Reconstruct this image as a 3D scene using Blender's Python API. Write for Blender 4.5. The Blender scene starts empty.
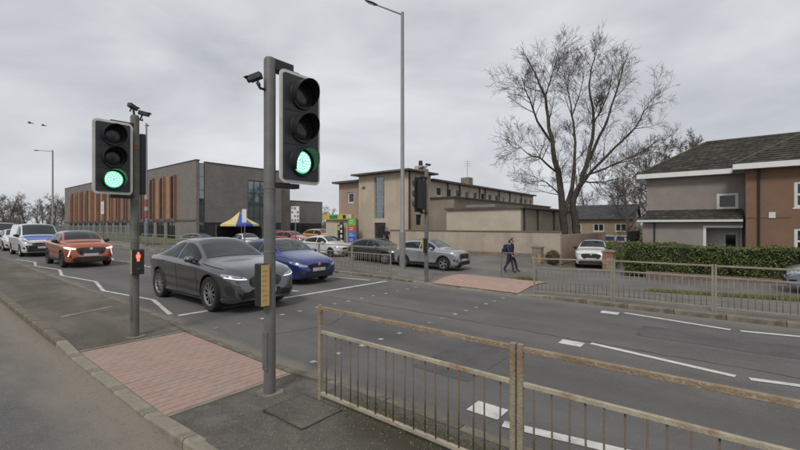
import bpy, bmesh, math, random
import numpy as np
from mathutils import Vector, Matrix
from mathutils.bvhtree import BVHTree
from mathutils.geometry import delaunay_2d_cdt

random.seed(7)
rng = np.random.default_rng(7)
R = math.radians
scene = bpy.context.scene
COL = scene.collection

# ------------------------------------------------------------------ camera
cam_d = bpy.data.cameras.new('camera')
cam_d.sensor_width = 36.0
cam_d.lens = 18.0
cam_d.clip_start = 0.05
cam_d.clip_end = 6000
cam = bpy.data.objects.new('camera', cam_d)
cam.location = (0, 0, 2.0)
cam.rotation_euler = (R(90), 0, 0)
COL.objects.link(cam)
scene.camera = cam

# ------------------------------------------------------------------ sky, sun, exposure
SUN_EL, SUN_AZ = R(48), R(200)          # azimuth measured clockwise from +Y
wd = bpy.data.worlds.new('World')
scene.world = wd
wd.use_nodes = True
nt = wd.node_tree
nt.nodes.clear()
w_out = nt.nodes.new('ShaderNodeOutputWorld')
sky = nt.nodes.new('ShaderNodeTexSky')
sky.sky_type = 'NISHITA'
sky.sun_disc = False
sky.sun_elevation = SUN_EL
sky.sun_rotation = SUN_AZ
bg_clear = nt.nodes.new('ShaderNodeBackground')
bg_clear.inputs['Strength'].default_value = 0.08
nt.links.new(sky.outputs[0], bg_clear.inputs['Color'])
tc = nt.nodes.new('ShaderNodeTexCoord')
mp = nt.nodes.new('ShaderNodeMapping')
mp.inputs['Scale'].default_value = (1.0, 1.0, 2.6)
nt.links.new(tc.outputs['Generated'], mp.inputs['Vector'])
n1 = nt.nodes.new('ShaderNodeTexNoise')
n1.inputs['Scale'].default_value = 2.1
n1.inputs['Detail'].default_value = 7
n1.inputs['Roughness'].default_value = 0.52
n1.inputs['Distortion'].default_value = 0.35
nt.links.new(mp.outputs[0], n1.inputs['Vector'])
rp = nt.nodes.new('ShaderNodeValToRGB')
rp.color_ramp.elements[0].position = 0.33
rp.color_ramp.elements[0].color = (0.46, 0.475, 0.51, 1)
rp.color_ramp.elements[1].position = 0.66
rp.color_ramp.elements[1].color = (0.72, 0.73, 0.755, 1)
nt.links.new(n1.outputs[0], rp.inputs[0])
bg_cloud = nt.nodes.new('ShaderNodeBackground')
bg_cloud.inputs['Strength'].default_value = 1.0
nt.links.new(rp.outputs[0], bg_cloud.inputs['Color'])
mx = nt.nodes.new('ShaderNodeMixShader')
mx.inputs[0].default_value = 0.93
nt.links.new(bg_clear.outputs[0], mx.inputs[1])
nt.links.new(bg_cloud.outputs[0], mx.inputs[2])
nt.links.new(mx.outputs[0], w_out.inputs['Surface'])

sun_d = bpy.data.lights.new('sun', 'SUN')
sun_d.energy = 1.5
sun_d.angle = R(14)
sun_d.color = (1.0, 0.965, 0.91)
sun = bpy.data.objects.new('sun', sun_d)
sd = Vector((math.sin(SUN_AZ) * math.cos(SUN_EL), math.cos(SUN_AZ) * math.cos(SUN_EL), math.sin(SUN_EL)))
sun.rotation_euler = (-sd).to_track_quat('-Z', 'Y').to_euler()
sun.location = (0, 0, 60)
COL.objects.link(sun)

scene.view_settings.view_transform = 'Standard'
scene.view_settings.look = 'None'
scene.view_settings.gamma = 1.0
scene.view_settings.exposure = 0.16
scene.view_settings.use_curve_mapping = False

# ------------------------------------------------------------------ frame of the road
# t runs up the road to the left, n runs across it away from the camera
TX, TY = -0.7809, 0.6247
NX, NY = 0.6247, 0.7809
ROT = math.atan2(TY, -TX) * -1.0        # local x = -t, local y = +n


def W(t, n, z=0.0):
    return Vector((t * TX + n * NX, t * TY + n * NY, z))


def ss(a, b, x):
    k = min(1.0, max(0.0, (x - a) / (b - a)))
    return k * k * (3 - 2 * k)


def zr(t):
    return 0.008 * min(max(t - 2.0, 0.0), 90.0)


def terr(t, n):
    b = zr(t)
    if n <= 10.84:
        return b
    pav = b + 0.115
    zs = min(-0.2, -0.45 + 0.0025 * (t - 8) ** 2)
    zs = zs + (b - zs) * ss(42, 60, t)
    z = pav + (zs - pav) * ss(12.6, 17.5, n)
    wb = ss(20.5, 24.0, n) * ss(7.0, 9.0, t)
    z = z + ((0.05 if t < 42 else b) - z) * wb
    return z


# ------------------------------------------------------------------ materials
MATS = {}


def mat(name, col, rough=0.7, var=0.12, scale=5.0, col2=None, fac2=(0.45, 0.62), bump=0.0, bscale=60.0,
        metal=0.0, spec=0.5, coat=0.0, emit=0.0, emitcol=None, stretch=None, ior=None, speck=None, streak=None):
    if name in MATS:
        return MATS[name]
    m = bpy.data.materials.new(name)
    m.use_nodes = True
    t = m.node_tree
    p = t.nodes['Principled BSDF']
    tcn = t.nodes.new('ShaderNodeTexCoord')
    mpn = t.nodes.new('ShaderNodeMapping')
    mpn.inputs['Rotation'].default_value = (0, 0, -ROT)
    t.links.new(tcn.outputs['Object'], mpn.inputs['Vector'])
    mrot = mpn
    if stretch:
        mpn = t.nodes.new('ShaderNodeMapping')
        mpn.inputs['Scale'].default_value = stretch
        t.links.new(mrot.outputs[0], mpn.inputs['Vector'])
    no = t.nodes.new('ShaderNodeTexNoise')
    no.inputs['Scale'].default_value = scale
    no.inputs['Detail'].default_value = 6
    no.inputs['Roughness'].default_value = 0.62
    t.links.new(mpn.outputs[0], no.inputs['Vector'])
    r = t.nodes.new('ShaderNodeValToRGB')
    e = r.color_ramp.elements
    e[0].position = 0.32
    e[1].position = 0.68
    e[0].color = (*[c * (1 - var) for c in col], 1)
    e[1].color = (*[min(1, c * (1 + var)) for c in col], 1)
    t.links.new(no.outputs[0], r.inputs[0])
    cur = r.outputs[0]

    def mix(a, b_col, fac):
        q = t.nodes.new('ShaderNodeMix')
        q.data_type = 'RGBA'
        t.links.new(fac, q.inputs[0])
        t.links.new(a, q.inputs[6])
        if isinstance(b_col, tuple):
            q.inputs[7].default_value = (*b_col, 1)
        else:
            t.links.new(b_col, q.inputs[7])
        return q.outputs[2]
    if col2:
        n2 = t.nodes.new('ShaderNodeTexNoise')
        n2.inputs['Scale'].default_value = scale * 0.37
        n2.inputs['Detail'].default_value = 8
        n2.inputs['Roughness'].default_value = 0.7
        t.links.new(mpn.outputs[0], n2.inputs['Vector'])
        r2 = t.nodes.new('ShaderNodeValToRGB')
        r2.color_ramp.elements[0].position = fac2[0]
        r2.color_ramp.elements[1].position = fac2[1]
        t.links.new(n2.outputs[0], r2.inputs[0])
        cur = mix(cur, tuple(col2), r2.outputs[0])
    if streak:                              # (colour, stretch xyz, scale, lo, hi): worn strips with their own run
        m3 = t.nodes.new('ShaderNodeMapping')
        m3.inputs['Scale'].default_value = streak[1]
        t.links.new(mrot.outputs[0], m3.inputs['Vector'])
        n3 = t.nodes.new('ShaderNodeTexNoise')
        n3.inputs['Scale'].default_value = streak[2]
        n3.inputs['Detail'].default_value = 5
        t.links.new(m3.outputs[0], n3.inputs['Vector'])
        r3 = t.nodes.new('ShaderNodeValToRGB')
        r3.color_ramp.elements[0].position = streak[3]
        r3.color_ramp.elements[1].position = streak[4]
        t.links.new(n3.outputs[0], r3.inputs[0])
        cur = mix(cur, tuple(streak[0]), r3.outputs[0])
    if speck:                               # (colour, scale, threshold)
        v = t.nodes.new('ShaderNodeTexVoronoi')
        v.inputs['Scale'].default_value = speck[1]
        t.links.new(tcn.outputs['Object'], v.inputs['Vector'])
        r4 = t.nodes.new('ShaderNodeValToRGB')
        r4.color_ramp.elements[0].position = speck[2]
        r4.color_ramp.elements[0].color = (1, 1, 1, 1)
        r4.color_ramp.elements[1].position = speck[2] + 0.1
        r4.color_ramp.elements[1].color = (0, 0, 0, 1)
        t.links.new(v.outputs['Distance'], r4.inputs[0])
        sp = t.nodes.new('ShaderNodeSeparateColor')
        t.links.new(v.outputs['Color'], sp.inputs[0])
        mth = t.nodes.new('ShaderNodeMath')
        mth.operation = 'GREATER_THAN'
        mth.inputs[1].default_value = speck[3] if len(speck) > 3 else 0.6
        t.links.new(sp.outputs[0], mth.inputs[0])
        mm = t.nodes.new('ShaderNodeMath')
        mm.operation = 'MULTIPLY'
        t.links.new(r4.outputs[0], mm.inputs[0])
        t.links.new(mth.outputs[0], mm.inputs[1])
        cur = mix(cur, tuple(speck[0]), mm.outputs[0])
    t.links.new(cur, p.inputs['Base Color'])
    p.inputs['Roughness'].default_value = rough
    p.inputs['Metallic'].default_value = metal
    p.inputs['Specular IOR Level'].default_value = spec
    if ior:
        p.inputs['IOR'].default_value = ior
    if coat:
        p.inputs['Coat Weight'].default_value = coat
        p.inputs['Coat Roughness'].default_value = 0.06
    if emit:
        p.inputs['Emission Color'].default_value = (*(emitcol or col), 1)
        p.inputs['Emission Strength'].default_value = emit
    if bump:
        nb = t.nodes.new('ShaderNodeTexNoise')
        nb.inputs['Scale'].default_value = bscale
        nb.inputs['Detail'].default_value = 4
        t.links.new(tcn.outputs['Object'], nb.inputs['Vector'])
        b = t.nodes.new('ShaderNodeBump')
        b.inputs['Strength'].default_value = bump
        b.inputs['Distance'].default_value = 0.02
        t.links.new(nb.outputs[0], b.inputs['Height'])
        t.links.new(b.outputs[0], p.inputs['Normal'])
    MATS[name] = m
    return m


def brick_mat(name, c1, c2, mortar, scale=1.0, bw=0.225, bh=0.075):
    if name in MATS:
        return MATS[name]
    m = bpy.data.materials.new(name)
    m.use_nodes = True
    t = m.node_tree
    p = t.nodes['Principled BSDF']
    tcn = t.nodes.new('ShaderNodeTexCoord')
    sx = t.nodes.new('ShaderNodeSeparateXYZ')
    t.links.new(tcn.outputs['Object'], sx.inputs[0])
    ad = t.nodes.new('ShaderNodeMath')
    t.links.new(sx.outputs[0], ad.inputs[0])
    t.links.new(sx.outputs[1], ad.inputs[1])
    cb = t.nodes.new('ShaderNodeCombineXYZ')
    t.links.new(ad.outputs[0], cb.inputs[0])
    t.links.new(sx.outputs[2], cb.inputs[1])
    b = t.nodes.new('ShaderNodeTexBrick')
    b.inputs['Scale'].default_value = scale
    b.inputs['Brick Width'].default_value = bw
    b.inputs['Row Height'].default_value = bh
    b.inputs['Mortar Size'].default_value = 0.008
    b.inputs['Color1'].default_value = (*c1, 1)
    b.inputs['Color2'].default_value = (*c2, 1)
    b.inputs['Mortar'].default_value = (*mortar, 1)
    t.links.new(cb.outputs[0], b.inputs['Vector'])
    no = t.nodes.new('ShaderNodeTexNoise')
    no.inputs['Scale'].default_value = 0.6
    no.inputs['Detail'].default_value = 6
    t.links.new(tcn.outputs['Object'], no.inputs['Vector'])
    hs = t.nodes.new('ShaderNodeHueSaturation')
    mr = t.nodes.new('ShaderNodeMapRange')
    mr.inputs[3].default_value = 0.75
    mr.inputs[4].default_value = 1.25
    t.links.new(no.outputs[0], mr.inputs[0])
    t.links.new(mr.outputs[0], hs.inputs['Value'])
    t.links.new(b.outputs[0], hs.inputs['Color'])
    t.links.new(hs.outputs[0], p.inputs['Base Color'])
    p.inputs['Roughness'].default_value = 0.85
    MATS[name] = m
    return m


# ------------------------------------------------------------------ mesh helpers
def link(o, parent=None):
    COL.objects.link(o)
    if parent is not None:
        o.parent = parent
    return o


def tag(o, label=None, cat=None, group=None, kind=None):
    if label:
        o['label'] = label
    if cat:
        o['category'] = cat
    if group:
        o['group'] = group
    if kind:
        o['kind'] = kind
    return o


def thing(name, label, cat, loc=(0, 0, 0), rz=0.0, group=None):
    o = bpy.data.objects.new(name, None)
    o.empty_display_size = 0.2
    o.location = loc
    o.rotation_euler = (0, 0, rz)
    COL.objects.link(o)
    return tag(o, label, cat, group)


def mesh_obj(name, verts, faces, mats, parent=None, smooth=False, fmat=None, sharp=None):
    me = bpy.data.meshes.new(name)
    me.from_pydata([tuple(v) for v in verts], [], faces)
    for m in (mats if isinstance(mats, (list, tuple)) else [mats]):
        me.materials.append(m)
    if fmat is not None:
        me.polygons.foreach_set('material_index', fmat)
    if smooth:
        me.polygons.foreach_set('use_smooth', [True] * len(me.polygons))
        if sharp:
            me.set_sharp_from_angle(angle=R(sharp))
    me.update()
    return link(bpy.data.objects.new(name, me), parent)


def inst(name, me, parent, loc=(0, 0, 0), rot=(0, 0, 0), scale=(1, 1, 1)):
    o = bpy.data.objects.new(name, me)
    o.location = loc
    o.rotation_euler = rot
    o.scale = scale
    return link(o, parent)


class MB:
    def __init__(s):
        s.v, s.f, s.m = [], [], []

    def _add(s, vs, fs, mi=0):
        k = len(s.v)
        s.v += [tuple(v) for v in vs]
        s.f += [tuple(i + k for i in f) for f in fs]
        s.m += [mi] * len(fs)
        return s

    def box(s, x0, x1, y0, y1, z0, z1, mi=0, M=None):
        vs = [Vector((x, y, z)) for z in (z0, z1) for y in (y0, y1) for x in (x0, x1)]
        if M is not None:
            vs = [M @ v for v in vs]
        return s._add(vs, [(0, 2, 3, 1), (4, 5, 7, 6), (0, 1, 5, 4), (2, 6, 7, 3), (0, 4, 6, 2), (1, 3, 7, 5)], mi)

    def tube(s, pts, rad, seg=10, mi=0, cap=True):
        pts = [Vector(p) for p in pts]
        if not isinstance(rad, (list, tuple)):
            rad = [rad] * len(pts)
        vs, fs = [], []
        up = None
        for i, p in enumerate(pts):
            d = (pts[min(i + 1, len(pts) - 1)] - pts[max(i - 1, 0)]).normalized()
            if up is None:
                up = Vector((0, 0, 1)) if abs(d.z) < 0.9 else Vector((1, 0, 0))
            a = d.cross(up).normalized()
            b = d.cross(a).normalized()
            up = -b if False else up
            for k in range(seg):
                th = 2 * math.pi * k / seg
                vs.append(p + (a * math.cos(th) + b * math.sin(th)) * rad[i])
        for i in range(len(pts) - 1):
            for k in range(seg):
                k2 = (k + 1) % seg
                fs.append((i * seg + k, i * seg + k2, (i + 1) * seg + k2, (i + 1) * seg + k))
        if cap:
            fs.append(tuple(range(seg)))
            fs.append(tuple(reversed(range((len(pts) - 1) * seg, len(pts) * seg))))
        return s._add(vs, fs, mi)

    def lathe(s, prof, seg=20, axis='z', mi=0, c=(0, 0, 0), a0=0, a1=360, cap=True):
        n = len(prof)
        full = abs(a1 - a0) >= 359.9
        cnt = seg if full else seg + 1
        vs, fs = [], []
        for k in range(cnt):
            th = R(a0 + (a1 - a0) * k / seg)
            for r, h in prof:
                if axis == 'z':
                    v = (r * math.cos(th), r * math.sin(th), h)
                elif axis == 'x':
                    v = (h, r * math.cos(th), r * math.sin(th))
                else:
                    v = (r * math.cos(th), h, r * math.sin(th))
                vs.append((v[0] + c[0], v[1] + c[1], v[2] + c[2]))
        for k in range(seg if full else seg):
            k2 = (k + 1) % cnt
            for i in range(n - 1):
                fs.append((k * n + i, k2 * n + i, k2 * n + i + 1, k * n + i + 1))
        if full and cap:
            if prof[0][0] > 1e-5:
                fs.append(tuple(k * n for k in range(seg)))
            if prof[-1][0] > 1e-5:
                fs.append(tuple(k * n + n - 1 for k in reversed(range(seg))))
        return s._add(vs, fs, mi)

    def prism(s, poly, y0, y1, plane='xz', mi=0):
        n = len(poly)

        def P(a, b, d):
            return {'xz': (a, d, b), 'yz': (d, a, b), 'xy': (a, b, d)}[plane]
        vs = [P(a, b, y0) for a, b in poly] + [P(a, b, y1) for a, b in poly]
        fs = [tuple(range(n)), tuple(reversed(range(n, 2 * n)))]
        for i in range(n):
            j = (i + 1) % n
            fs.append((i, i + n, j + n, j))
        return s._add(vs, fs, mi)

    def quad(s, a, b, c, d, mi=0):
        return s._add([a, b, c, d], [(0, 1, 2, 3)], mi)

    def build(s, name, mats, parent=None, smooth=False, sharp=None, bevel=0.0):
        o = mesh_obj(name, s.v, s.f, mats, parent, smooth, s.m, sharp)
        bm = bmesh.new()
        bm.from_mesh(o.data)
        bmesh.ops.recalc_face_normals(bm, faces=bm.faces)
        bm.to_mesh(o.data)
        bm.free()
        if bevel:
            b = o.modifiers.new('edge', 'BEVEL')
            b.width = bevel
            b.segments = 2
            b.limit_method = 'ANGLE'
        return o


def rrect(w, h, r, seg=5, cx=0, cy=0):
    pts = []
    for qx, qy, a in ((1, 1, 0), (-1, 1, 90), (-1, -1, 180), (1, -1, 270)):
        for k in range(seg + 1):
            th = R(a + 90 * k / seg)
            pts.append((cx + qx * (w / 2 - r) + r * math.cos(th), cy + qy * (h / 2 - r) + r * math.sin(th)))
    return pts


def sheet(name, ts, ns, zf, m, kind='structure', dz=0.0, label=None):
    ts, ns = list(ts), list(ns)
    vs = [W(t, n, zf(t, n) + dz) for t in ts for n in ns]
    k = len(ns)
    fs = [(i * k + j, i * k + j + 1, (i + 1) * k + j + 1, (i + 1) * k + j)
          for i in range(len(ts) - 1) for j in range(k - 1)]
    o = mesh_obj(name, vs, fs, m, None, True)
    bm = bmesh.new()
    bm.from_mesh(o.data)
    bmesh.ops.recalc_face_normals(bm, faces=bm.faces)
    for f in bm.faces:
        if f.normal.z < 0:
            f.normal_flip()
    bm.to_mesh(o.data)
    bm.free()
    return tag(o, kind=kind)


def rng_(a, b, st):
    n = max(1, int(round((b - a) / st)))
    return [a + (b - a) * i / n for i in range(n + 1)]

# ================================================================== THE SETTING
ASPH = mat('asphalt', (0.116, 0.109, 0.104), 0.88, 0.18, 1.3, col2=(0.094, 0.090, 0.087), bump=0.5, bscale=90,
           streak=((0.145, 0.137, 0.125), (0.05, 0.9, 1), 1.0, 0.46, 0.70), speck=((0.22, 0.21, 0.19), 38, 0.16, 0.55))
ASPH_NEAR = mat('asphalt_dusty', (0.105, 0.103, 0.100), 0.9, 0.14, 1.6, col2=(0.150, 0.135, 0.110), fac2=(0.5, 0.75),
                bump=0.6, bscale=80, speck=((0.26, 0.25, 0.23), 45, 0.16, 0.6))
GUTTER = mat('gutter_dust', (0.215, 0.180, 0.140), 0.95, 0.18, 3.0, col2=(0.150, 0.130, 0.105), bump=0.5, bscale=120,
             speck=((0.34, 0.31, 0.26), 60, 0.15, 0.7))
ISLE = mat('island_tarmac', (0.130, 0.115, 0.094), 0.95, 0.22, 2.2, col2=(0.086, 0.076, 0.060), bump=0.7, bscale=90,
           streak=((0.175, 0.155, 0.128), (0.35, 1.2, 1), 1.3, 0.52, 0.72), speck=((0.26, 0.24, 0.20), 42, 0.18, 0.62))
CHIP = mat('island_chippings', (0.140, 0.125, 0.105), 0.95, 0.25, 5.0, col2=(0.095, 0.084, 0.068), bump=0.9, bscale=130,
           speck=((0.38, 0.35, 0.30), 75, 0.20, 0.66))
PAVE = mat('pavement_tarmac', (0.165, 0.150, 0.130), 0.93, 0.16, 2.0, col2=(0.125, 0.113, 0.098), bump=0.5, bscale=90,
           speck=((0.27, 0.25, 0.22), 40, 0.16, 0.6))
SERV = mat('service_tarmac', (0.150, 0.140, 0.128), 0.9, 0.18, 0.9, col2=(0.115, 0.108, 0.098), bump=0.4, bscale=80,
           streak=((0.195, 0.18, 0.16), (0.1, 0.8, 1), 0.8, 0.52, 0.75))
KERB = mat('kerb_concrete', (0.265, 0.235, 0.185), 0.92, 0.2, 6.0, col2=(0.17, 0.15, 0.115), bump=0.6, bscale=110,
           speck=((0.36, 0.33, 0.28), 60, 0.16, 0.6))
KERB_DIRT = mat('kerb_dirty', (0.205, 0.178, 0.138), 0.95, 0.25, 6.0, col2=(0.10, 0.085, 0.062), bump=0.6, bscale=110)
PAVER = [mat('paver_%s' % k, c, 0.9, 0.13, 9, col2=c2, fac2=(0.52, 0.72), bump=0.5, bscale=140) for k, c, c2 in (
    ('rose', (0.365, 0.248, 0.205), (0.335, 0.262, 0.212)), ('red', (0.350, 0.232, 0.190), (0.315, 0.24, 0.195)),
    ('pale', (0.365, 0.258, 0.21), (0.31, 0.25, 0.20)), ('dusty', (0.335, 0.25, 0.202), (0.29, 0.24, 0.188)))]
JOINT = mat('joint_sand', (0.33, 0.235, 0.185), 0.95, 0.2, 12)
SOIL = mat('mossy_soil', (0.075, 0.060, 0.040), 0.98, 0.35, 5, col2=(0.060, 0.066, 0.030), bump=1.0, bscale=70,
           speck=((0.22, 0.19, 0.15), 48, 0.17, 0.7))
GRASS = mat('grass', (0.085, 0.105, 0.030), 0.9, 0.35, 5, col2=(0.13, 0.115, 0.055))
EARTH = mat('earth', (0.12, 0.105, 0.075), 0.95, 0.25, 0.6, col2=(0.075, 0.085, 0.035), bump=0.5, bscale=20)
WHITE = mat('road_paint', (0.58, 0.57, 0.53), 0.8, 0.12, 8, col2=(0.30, 0.285, 0.265), fac2=(0.53, 0.68), bump=0.3, bscale=90)
WHITE_WORN = mat('road_paint_worn', (0.46, 0.45, 0.42), 0.85, 0.2, 10, col2=(0.20, 0.19, 0.175), fac2=(0.46, 0.56))

NK0, NK1 = 1.55, 3.35            # the island between its kerb faces
FK = 10.84                       # face of the far kerb


def drop(t):                     # dropped kerb at the crossing
    return 1.0 - min(ss(3.3, 4.35, t), 1.0 - ss(7.6, 8.7, t))


def z_isle(t, n=0):
    return zr(t) + 0.03 + 0.085 * drop(t)


ts_far = [-1500, -500, -200, -100, -60, -40] + rng_(-30, 60, 2.0) + [70, 80, 92, 110, 150, 220, 400, 800, 1500]
ns_far = [-1500, -500, -200, -80, -30, -10, 0, 5, 10.6] + rng_(11, 26, 1.0) + [30, 36, 44, 60, 90, 140, 250, 500, 900, 1800]
sheet('ground', ts_far, ns_far, lambda t, n: terr(t, n) - 0.12, EARTH)
ts_r = [-200, -100, -60] + rng_(-40, 96, 2.0) + [120, 160, 220, 300, 500]
sheet('road', ts_r, [NK0 + 0.05, 3, 5, 7, 9, FK + 0.1], lambda t, n: zr(t), ASPH)
sheet('road', ts_r, [-9, -5, -2, 0, NK0 + 0.05], lambda t, n: zr(t), ASPH_NEAR)


def add_dust(m, bands, srange=None):
    """silt lying along the kerbs: bands of (n centre, half width, colour, strength) with a ragged noisy edge"""
    t = m.node_tree
    p = t.nodes['Principled BSDF']
    cur = p.inputs['Base Color'].links[0].from_socket
    tcn = t.nodes.new('ShaderNodeTexCoord')
    mpn = t.nodes.new('ShaderNodeMapping')
    mpn.inputs['Rotation'].default_value = (0, 0, -ROT)
    t.links.new(tcn.outputs['Object'], mpn.inputs['Vector'])
    sx = t.nodes.new('ShaderNodeSeparateXYZ')
    t.links.new(mpn.outputs[0], sx.inputs[0])
    m2 = t.nodes.new('ShaderNodeMapping')
    m2.inputs['Scale'].default_value = (0.45, 1.3, 1)
    t.links.new(mpn.outputs[0], m2.inputs['Vector'])
    no = t.nodes.new('ShaderNodeTexNoise')
    no.inputs['Scale'].default_value = 1.6
    no.inputs['Detail'].default_value = 9
    no.inputs['Roughness'].default_value = 0.68
    t.links.new(m2.outputs[0], no.inputs['Vector'])
    for nc, hw, col, st in bands:
        sub = t.nodes.new('ShaderNodeMath'); sub.operation = 'SUBTRACT'; sub.inputs[1].default_value = nc
        t.links.new(sx.outputs[1], sub.inputs[0])
        ab = t.nodes.new('ShaderNodeMath'); ab.operation = 'ABSOLUTE'
        t.links.new(sub.outputs[0], ab.inputs[0])
        ad = t.nodes.new('ShaderNodeMath'); ad.operation = 'MULTIPLY_ADD'
        ad.inputs[1].default_value = -1.6 * hw
        t.links.new(no.outputs[0], ad.inputs[0]); t.links.new(ab.outputs[0], ad.inputs[2])
        mr = t.nodes.new('ShaderNodeMapRange')
        mr.interpolation_type = 'SMOOTHSTEP'
        mr.inputs[1].default_value = hw * 0.75 - 0.8 * hw
        mr.inputs[2].default_value = -0.75 * hw - 0.25 * hw
        mr.inputs[1].default_value, mr.inputs[2].default_value = 0.35 * hw, -0.75 * hw
        mr.inputs[3].default_value, mr.inputs[4].default_value = 0.0, st
        t.links.new(ad.outputs[0], mr.inputs[0])
        fac = mr.outputs[0]
        if srange:
            ad2 = t.nodes.new('ShaderNodeMath'); ad2.operation = 'MULTIPLY_ADD'; ad2.inputs[1].default_value = 1.2
            t.links.new(no.outputs[0], ad2.inputs[0]); t.links.new(sx.outputs[0], ad2.inputs[2])
            m5 = t.nodes.new('ShaderNodeMapRange'); m5.interpolation_type = 'SMOOTHSTEP'
            m5.inputs[1].default_value, m5.inputs[2].default_value = srange[0] + .6, srange[1] + .6
            t.links.new(ad2.outputs[0], m5.inputs[0])
            mu = t.nodes.new('ShaderNodeMath'); mu.operation = 'MULTIPLY'
            t.links.new(fac, mu.inputs[0]); t.links.new(m5.outputs[0], mu.inputs[1])
            fac = mu.outputs[0]
        q = t.nodes.new('ShaderNodeMix'); q.data_type = 'RGBA'
        t.links.new(fac, q.inputs[0])
        t.links.new(cur, q.inputs[6])
        q.inputs[7].default_value = (*col, 1)
        cur = q.outputs[2]
    t.links.new(cur, p.inputs['Base Color'])


add_dust(ASPH, [(3.3, 0.42, (0.21, 0.185, 0.15), 0.85), (10.84, 0.38, (0.20, 0.178, 0.148), 0.9), (7.1, 0.4, (0.135, 0.128, 0.118), 0.5), (5.35, 0.5, (0.078, 0.075, 0.073), 0.55), (8.75, 0.5, (0.080, 0.077, 0.075), 0.5), (6.3, 0.3, (0.135, 0.128, 0.120), 0.45), (4.45, 0.25, (0.132, 0.126, 0.118), 0.45), (9.6, 0.25, (0.132, 0.126, 0.118), 0.4)])
add_dust(ASPH_NEAR, [(1.55, 0.95, (0.225, 0.195, 0.155), 0.9)])
def strip_poly(name, pts_a, pts_b, m, dz, zf=None, kind='structure'):
    zf = zf or (lambda t, n: zr(t))
    vs = [W(t, n, zf(t, n) + dz) for t, n in pts_a] + [W(t, n, zf(t, n) + dz) for t, n in pts_b]
    k = len(pts_a)
    fs = [(i, i + 1, k + i + 1, k + i) for i in range(k - 1)]
    o = mesh_obj(name, vs, fs, m, None)
    bm = bmesh.new(); bm.from_mesh(o.data)
    for f in bm.faces:
        f.normal_update()
        if f.normal.z < 0:
            f.normal_flip()
    bm.to_mesh(o.data); bm.free()
    return tag(o, kind=kind)


# ---- island surfaces
BT0, BT1, BN0, BN1 = 4.45, 7.55, 1.70, 3.20
sheet('traffic_island', rng_(BT1 + 0.02, 60, 0.5), rng_(NK0 + 0.12, NK1 - 0.12, 0.4), z_isle, ISLE, dz=-0.004)
sheet('traffic_island', rng_(-14, BT0 - 0.02, 0.35), rng_(NK0 + 0.12, NK1 - 0.12, 0.4), z_isle, CHIP, dz=-0.004)
add_dust(CHIP, [(2.72, 0.46, (0.062, 0.052, 0.034), 0.92)], (-3.4, -2.3))
add_dust(ISLE, [(2.2, 0.4, (0.085, 0.078, 0.055), 0.6)])
# bricks of the crossing, each its own piece
paving = sheet('brick_paving', [BT0 - 0.02, 6, BT1 + 0.02], [BN0 - 0.03, BN1 + 0.03], z_isle, JOINT, dz=-0.022)
bl, bw = 0.1667, 0.107
bricks = []
for m in PAVER:
    b = MB()
    b.box(-bw / 2 + 0.0012, bw / 2 - 0.0012, -bl / 2 + 0.0012, bl / 2 - 0.0012, -0.03, 0.0)
    o = b.build('brick', m, paving)
    bm = bmesh.new(); bm.from_mesh(o.data)
    bmesh.ops.bevel(bm, geom=[e for e in bm.edges if min(v.co.z for v in e.verts) > -0.01], offset=0.003, segments=1, affect='EDGES')
    bm.to_mesh(o.data); bm.free()
    bricks.append(o.data)
    bpy.data.objects.remove(o)
nrow = int((BT1 - BT0) / bw)
for i in range(nrow):
    t = BT0 + (i + 0.5) * (BT1 - BT0) / nrow
    off = (i % 2) * bl / 2
    for j in range(-1, 10):
        c = BN0 + off + (j + 0.5) * bl
        lo, hi = max(BN0, c - bl / 2), min(BN1, c + bl / 2)
        if hi - lo < 0.05:
            continue
        p = W(t, (lo + hi) / 2, z_isle(t) + random.uniform(-0.0015, 0.0015))
        inst('brick', random.choices(bricks, (5, 2, 3, 4))[0], paving, p,
             (random.uniform(-.004, .004), random.uniform(-.004, .004), ROT + random.uniform(-.006, .006)), (1, (hi - lo) / bl, 1))
# far landing: pavers too small to pick apart
FB0, FB1 = 4.5, 7.5
FARB = brick_mat('far_pavers', (0.40, 0.235, 0.19), (0.36, 0.20, 0.16), (0.26, 0.18, 0.145), 1.0, 0.21, 0.105)


def z_pav(t, n):
    return terr(t, n) - (0.085 * (1 - drop(t)) * (1 - ss(11.0, 12.2, n)))


PAVN = [FK + 0.12, 11.3, 11.8, 12.3, 12.8, 13.4, 14, 14.6, 15.2, 15.6]
ts_p = [-60, -40, -20] + rng_(-14, 60, 1.0) + [80, 120, 200]
sheet('pavement', ts_p, PAVN, z_pav, PAVE, dz=-0.02)
far_land = MB()
nn = [FK + 0.16, 11.4, 12.0, 12.7, 13.4, 14.0]
for a, b in zip(nn[:-1], nn[1:]):
    far_land.quad(*[W(t, n, z_pav(t, n) + 0.006) for t, n in ((FB0, a), (FB1 + 0.1 * (a - 11), a), (FB1 + 0.1 * (b - 11), b), (FB0, b))])
tag(far_land.build('brick_paving', mat('far_paver_rose', (0.375, 0.245, 0.20), 0.9, 0.16, 6, col2=(0.33, 0.24, 0.19),
    speck=((0.27, 0.19, 0.15), 9, 0.2, 0.5))), kind='structure')
sheet('service_road', [-60, -30] + rng_(-14, 24, 1.0), [15.6] + rng_(16, 24.4, 0.7), terr, SERV, dz=-0.01)
sheet('car_park', rng_(24, 47, 1.5), [15.6] + rng_(16, 34, 1.0), terr, SERV, dz=-0.01)
sheet('driveway', rng_(4.0, 8.4, 0.5), [24.4, 26, 30, 36, 48], terr, SERV, dz=-0.012)
sheet('grass_verge', rng_(47, 110, 3), [12.9, 15.5, 18, 21.5], terr, GRASS, dz=0.02)

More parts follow.
